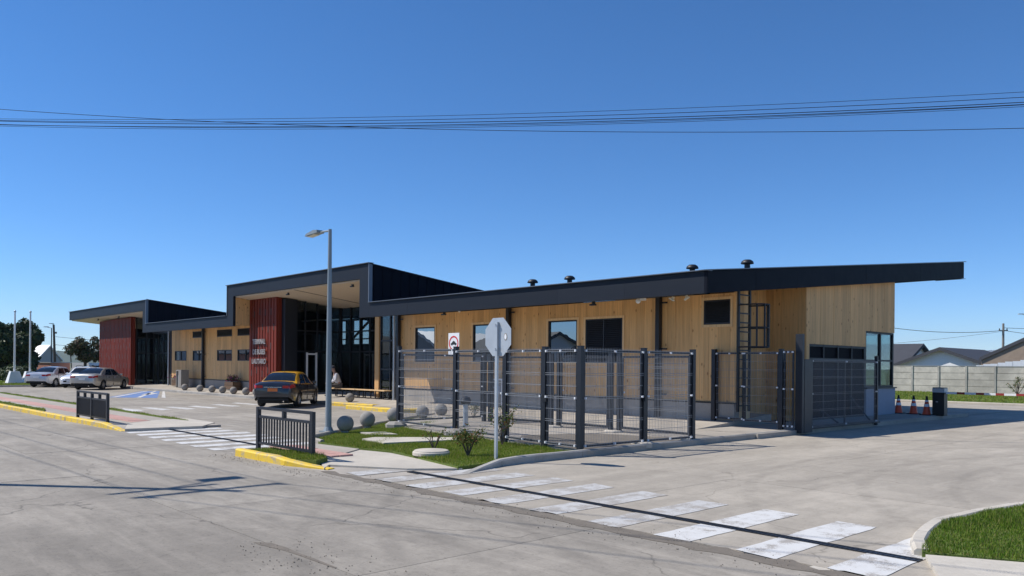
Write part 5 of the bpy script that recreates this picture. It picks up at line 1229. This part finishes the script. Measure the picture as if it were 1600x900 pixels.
# ================================================================ BACKGROUND RIGHT
cwt = thing('concrete_wall', 'grey precast concrete panel wall behind the grass strip', 'wall', -21, 68, .03, local=False)
for i in range(15):
    x = -35.2+2.0*i; piece('wall_post', 'kerb', cwt, x-.07, x+.07, 67.9, 68.1, 0, 2.12)
    for k in range(4): piece('wall_panel', 'cblock', cwt, x+.075, x+1.925, 67.96+random.uniform(-.012, .012), 68.04, .03+.515*k, .03+.515*k+.488)
    piece('wall_core', 'joint', cwt, x+.072, x+1.928, 68.0, 68.035, .02, 2.08)
    piece('coping', 'kerb', cwt, x+.075, x+1.925, 67.93, 68.09, 2.095, 2.125)
M['hwhite'] = plain('white_render', (.78, .78, .77), .8, bmp=.1); M['roofdark'] = plain('dark_roof', (.05, .052, .06), .7, var=.25, scale=2); M['roofbrown'] = plain('brown_cladding', (.30, .23, .17), .85, var=.3, scale=3); M['corr'] = plain('corrugated_white', (.72, .74, .74), .45, .2); M['hgrey'] = plain('grey_render', (.36, .37, .38), .8); M['trimw'] = plain('white_trim', (.75, .75, .75), .6); M['rooflight'] = plain('light_roof', (.62, .62, .62), .5, .2); M['pinkish'] = plain('pink_render', (.45, .20, .14), .8)
def house(name, label, x, y, L, D, he, hr, wallm, roofm, axis='x', over=.45, win=(), group=None, rot=0, boards_=None):
    """gabled house; axis: direction of the ridge"""
    o = thing(name, label, 'house', x, y, 0, rot=rot, group=group)
    if axis == 'y': gx, gy = L/2, D/2; prof = [(-gx, 0), (gx, 0), (gx, he), (0, hr), (-gx, he)]; b = MB(); b.prism(prof, 'y', -gy, gy)
    else: gx, gy = L/2, D/2; prof = [(-gy, 0), (gy, 0), (gy, he), (0, hr), (-gy, he)]; b = MB(); b.prism(prof, 'x', -gx, gx)
    b.build('walls', wallm, o); g = gx if axis == 'y' else gy; e = gy if axis == 'y' else gx; sl = (hr-he)/g; t = .14
    b = MB()
    for sd in (-1, 1):
        pr_ = [(0, hr+.03), (sd*(g+over), he-sl*over+.03), (sd*(g+over), he-sl*over+.03+t), (0, hr+.03+t)]
        b.prism(pr_, 'y' if axis == 'y' else 'x', -e-over, e+over)
    rf = b.build('roof', roofm, o)
    for sd in (-1, 1):
        pr_ = [(0, hr-.12), (sd*(g+over), he-sl*over-.12), (sd*(g+over), he-sl*over+.03), (0, hr+.03)]
        for q in (-e-over-.03, e+over): b = MB(); b.prism(pr_, 'y' if axis == 'y' else 'x', q, q+.03); b.build('barge_board', roofm if roofm != 'rooflight' else 'trimw', rf)
    for (side, u0, u1, z0, z1) in win:
        b = MB(); d = (-gy-.03, -gy+.05) if side == 'f' else (gx-.05, gx+.03)
        if side == 'f': b.box(u0, u1, *d, z0, z1); q = b.build('window', 'trimw', o); b = MB(); b.box(u0+.07, u1-.07, -gy-.04, -gy-.03, z0+.07, z1-.07); b.build('pane', 'glass', q)
        else: b.box(*d, u0, u1, z0, z1); q = b.build('window', 'trimw', o); b = MB(); b.box(gx+.03, gx+.04, u0+.07, u1-.07, z0+.07, z1-.07); b.build('pane', 'glass', q)
    return o
house('house', 'white gabled house with dark roof just behind the concrete wall', -25.55, 81, 8.6, 11, 2.0, 3.62, 'hwhite', 'roofdark', 'y', .55, [('f', -1, .4, .8, 1.7)])
house('house', 'dark hipped roof house at the left behind the wall, next to the glazed booth', -38.5, 88, 13, 9, 2.3, 4.35, 'hwhite', 'roofdark', 'x', .5, [])
bn = house('barn', 'brown clad gable building at the right edge behind the concrete wall', -14.2, 80, 15.5, 12, 2.75, 6.6, 'roofbrown', 'roofdark', 'y', .12, [])
b = MB()
o = thing('corrugated_fence', 'white corrugated sheet fence in front of the brown building', 'fence', -18, 71.5, 0, local=False)
for i in range(26):
    x = -21.6+.52*i; piece('corrugated_sheet', 'corr', o, x+.004, x+.516, 71.5+.02*(i % 2), 71.53+.02*(i % 2), 0, 2.2+.02*math.sin(i*2.1)+min(.5, .07*i))
def far_pole(name, label, X, Y, H_, r, arms=(), mat='ball', lamp=None, cat='utility pole', lean=0):
    o = bpy.data.objects.new(name, None); COL.objects.link(o); o.location = (X, Y, 0); o['label'] = label; o['category'] = cat; ORG[o.name] = (0, 0, 0)
    b = MB(); b.tube([(0, 0, -.2), (lean, 0, H_)], [r, r*.7], 8); b.build('pole', mat, o, True)
    for z, l in arms: b = MB(); b.box(-l, l, -.06, .06, z-.06, z+.06); b.build('crossarm', mat, o); b = MB(); [b.lathe([(.05, z+.06), (.06, z+.2), (.02, z+.24)], 8, (u, 0, 0)) for u in (-l*.85, 0, l*.85)]; b.build('insulators', 'rubber', o)
    if lamp: b = MB(); b.tube([(lean, 0, H_), (lean+lamp*.8, 0, H_+.15)], .04, 6); b.build('arm', 'galv', o); b = MB(); b.box(lean+lamp*.8-.3, lean+lamp*.8+.3, -.12, .12, H_+.1, H_+.2); b.build('lamp_head', 'galv', o)
    return o
far_pole('utility_pole', 'concrete utility pole behind the houses at the right', 55.45, 90, 7.1, .16, ((6.3, .5),))
far_pole('street_light', 'far pale street light at the extreme right edge', 63.5, 98, 8.6, .09, lamp=-1.2, mat='galv', cat='street lamp')
def cable(name, label, P, Q, sag, r=.008, n=24, mat='rubber', group=None):
    P, Q = Vector(P), Vector(Q); pts = [P.lerp(Q, i/n) - Vector((0, 0, sag*4*(i/n)*(1-i/n))) for i in range(n+1)]
    org = tuple(P); b = MB(); b.tube([p-P for p in pts], r, 5); me = b.build(name, mat); me.rotation_euler = (0, 0, 0); me.location = P; tag(me, label, 'cable', group); return me
cable('power_cable', 'thin cable sagging from the right utility pole to the end of the terminal', (33.5, 88, 8.15), (55.4, 90, 6.3), 1.0, .03)
cable('power_cable', 'fine cable dropping left from the right utility pole over the white house', (36, 110, 4.6), (55.4, 90, 6.2), .5, .015)
cable('power_cable', 'upper of two cables leaving the right utility pole past the right edge', (55.5, 90, 6.6), (80, 90, 6.7), .2, .025)
cable('power_cable', 'lower sagging cable leaving the right utility pole past the right edge', (55.5, 90, 6.3), (80, 86, 6.2), 1.0, .025)

# ================================================================ BACKGROUND LEFT
house('house', 'distant house with a pale sunlit roof between the two left trees', -170, 37.3, 4.0, 5.5, 2.2, 4.8, 'hgrey', 'rooflight', 'x', .3, [], rot=.5)
o = thing('kiosk', 'small pinkish kiosk behind the parked cars at the left', 'kiosk', -112, 26.0, 0, rot=.3)
b = MB(); b.box(-1.5, 1.5, -1.2, 1.2, 0, 1.7); b.build('walls', 'pinkish', o); b = MB(); b.box(-1.6, 1.6, -1.3, 1.3, 1.7, 1.8); b.build('roof', 'hgrey', o); b = MB(); b.box(.1, 1.0, -1.22, -1.1, .2, 1.25); b.build('opening', 'darkin', o)
far_pole('street_light', 'dark street light with a left arm behind the leftmost parked car', -63.6, 110, 6.5, .09, lamp=-.9, mat='anth', cat='street lamp')
far_pole('utility_pole', 'tall dark lamp-topped pole left of the rust tinged tree', -68.2, 119, 7.4, .2, ((6.1, .15),), mat='bark', lamp=-.4, lean=-.3)
far_pole('utility_pole', 'thin leaning dark pole just left of the rust tinged tree', -64.6, 117, 3.9, .09, mat='bark', lean=-.3)
for i, (z0, z1) in enumerate(((5.6, 5.4), (4.4, 4.2), (3.5, 3.4))):
    cable('power_cable', ['upper', 'middle', 'lower'][i]+' of the far cables between the poles at the left', (-68.2, 119, z0), (-58, 135, z1), .3, .025)
b = MB(); van = thing('parked_van', 'distant white van roof behind the parked cars at the left', 'van', -108, 28.9, 0, rot=.4)
b.box(-1.9, 1.9, -.9, .9, .3, 1.05); b.build('body', 'carwhite', van); b = MB(); b.prism([(-1.85, 1.05), (1.5, 1.05), (1.1, 1.75), (-1.75, 1.75)], 'y', -.85, .85); b.build('cabin', 'carwhite', van)
for x in (-1.1, 1.1):
    for y in (-.85, .85): b = MB(Matrix.Translation((x, y, .32)) @ Matrix.Rotation(PI/2, 4, 'X')); b.lathe([(.3, -.08), (.32, 0), (.3, .08)], 14); b.build('wheel', 'rubber', van)

# ================================================================ OVERHEAD LINES AND THE POLES THAT CARRY THEM
def Wp(x, y, z): return tuple(W(x, y, z))
o = thing('utility_pole', 'roadside utility pole with crossarm and street light left of the picture', 'utility pole', -16.9, -.35, 0)
b = MB(); b.tube([(0, 0, -.2), (0, 0, 9.6)], [.115, .075], 10); b.build('pole', 'ball', o, True)
b = MB(); b.box(-.045, .045, -1.05, 1.05, 9.04, 9.12); b.box(-.04, .04, -.75, .75, 8.22, 8.29); b.build('crossarm', 'bark', o)
b = MB(); b.tube([(0, 0, 8.2), (-.4, .4, 8.55), (-.62, .62, 8.6)], .03, 8); b.build('arm', 'galv', o, True); b = MB(); b.prism([(-.85, 8.56), (-.55, 8.54), (-.55, 8.66), (-.85, 8.62)], 'y', .5, 1.15); b.build('lamp_head', 'galv', o)
b = MB(); [b.lathe([(.05, 9.14), (.06, 9.3), (.02, 9.34)], 8, (0, u, 0)) for u in (-.95, 0, .95)]; b.build('insulators', 'rubber', o)
for i, dy in enumerate((-.95, 0.0, .95)):
    cable('power_line', ['near', 'middle', 'far'][i]+' wire of the roadside line running off to the left pole', Wp(-16.9, -.35+dy, 9.3), Wp(-60, -.75+dy, 9.3), .6, .012, group='roadside power lines')
    cable('power_line', ['near', 'middle', 'far'][i]+' wire of the roadside line running over the street to the right', Wp(-16.9, -.35+dy, 9.3), Wp(22, 14.0+dy, 9.3), .5, .012, group='roadside power lines')
PL = (-25.4, 26.0); PR = (20.6, 18.0)
pole1 = far_pole('utility_pole', 'utility pole at the left end of the cables crossing the sky', PL[0]-.2, PL[1], 9.8, .16, ((9.3, .5),)); pole2 = far_pole('utility_pole', 'utility pole at the right end of the cables crossing the sky', PR[0]+.2, PR[1], 9.6, .16, ((8.9, .5),))
#  z at left, z at right, sag
for i, (zl, zr, sg_, r, lb) in enumerate(((9.85, 8.76, .62, .006, 'topmost of the cables crossing the sky'), (9.86, 8.63, .66, .008, 'second of the cables crossing the sky'), (9.90, 8.50, .70, .010, 'thickest, third of the cables crossing the sky'), (9.74, 8.44, .66, .010, 'fourth of the cables crossing the sky'), (9.83, 8.48, .76, .006, 'fifth of the cables crossing the sky'), (9.76, 8.43, .74, .006, 'lowest of the parallel cables crossing the sky'))):
    cable('sky_cable', lb, (PL[0], PL[1], zl), (PR[0], PR[1], zr), sg_, r, 40, group='cables crossing the sky')
cable('sky_cable', 'single cable crossing the others and sagging lowest at the right', (PL[0], PL[1], 10.73), (PR[0], PR[1], 7.68), .88, .008, 40, group='cables crossing the sky')

# ================================================================ HOUSES ACROSS THE STREET (they show in the window panes)
for i, (x, y, L, D, he, hr, m1, m2, ax) in enumerate(((-44, -16, 9, 9, 3.0, 5.2, 'hgrey', 'roofdark', 'y'), (-58, -15, 9, 10, 3.1, 5.0, 'hwhite', 'roofdark', 'x'), (-71, -16, 10, 9, 3.0, 5.4, 'hgrey', 'rooflight', 'y'), (-85, -15, 9, 9, 3.2, 5.3, 'hwhite', 'roofdark', 'y'), (-101, -14, 11, 9, 3.4, 6.0, 'hgrey', 'roofdark', 'y'), (-117, -15, 10, 9, 3.4, 5.8, 'pinkish', 'roofdark', 'x'), (-133, -14, 11, 9, 3.4, 6.2, 'hgrey', 'roofdark', 'y'))):
    house('house', ['grey gabled house across the street', 'white house across the street with a ridge along the road', 'grey house across the street with a pale roof', 'white gabled house across the street between a pale roof and a grey gable', 'tall grey gable across the street next to a reddish house', 'reddish house across the street with its ridge along the road', 'grey gabled house farthest along the street'][i], x, y, L, D, he, hr, m1, m2, ax, .4, [('s', -1.5, 1.0, 1.0, 2.2)], group='houses across the street', rot=PI)

# ================================================================ AIR
mh = bpy.data.materials.new('haze'); mh.use_nodes = True; hn = mh.node_tree; hn.nodes.remove(hn.nodes['Principled BSDF'])
pv = hn.nodes.new('ShaderNodeVolumePrincipled'); pv.inputs['Color'].default_value = (.78, .89, 1, 1); pv.inputs['Density'].default_value = .00007
hn.links.new(pv.outputs[0], hn.nodes['Material Output'].inputs['Volume'])
b = MB(); b.box(-9000, 9000, -9000, 9000, -6.5, 330); hz = b.build('haze', mh, kind='stuff')
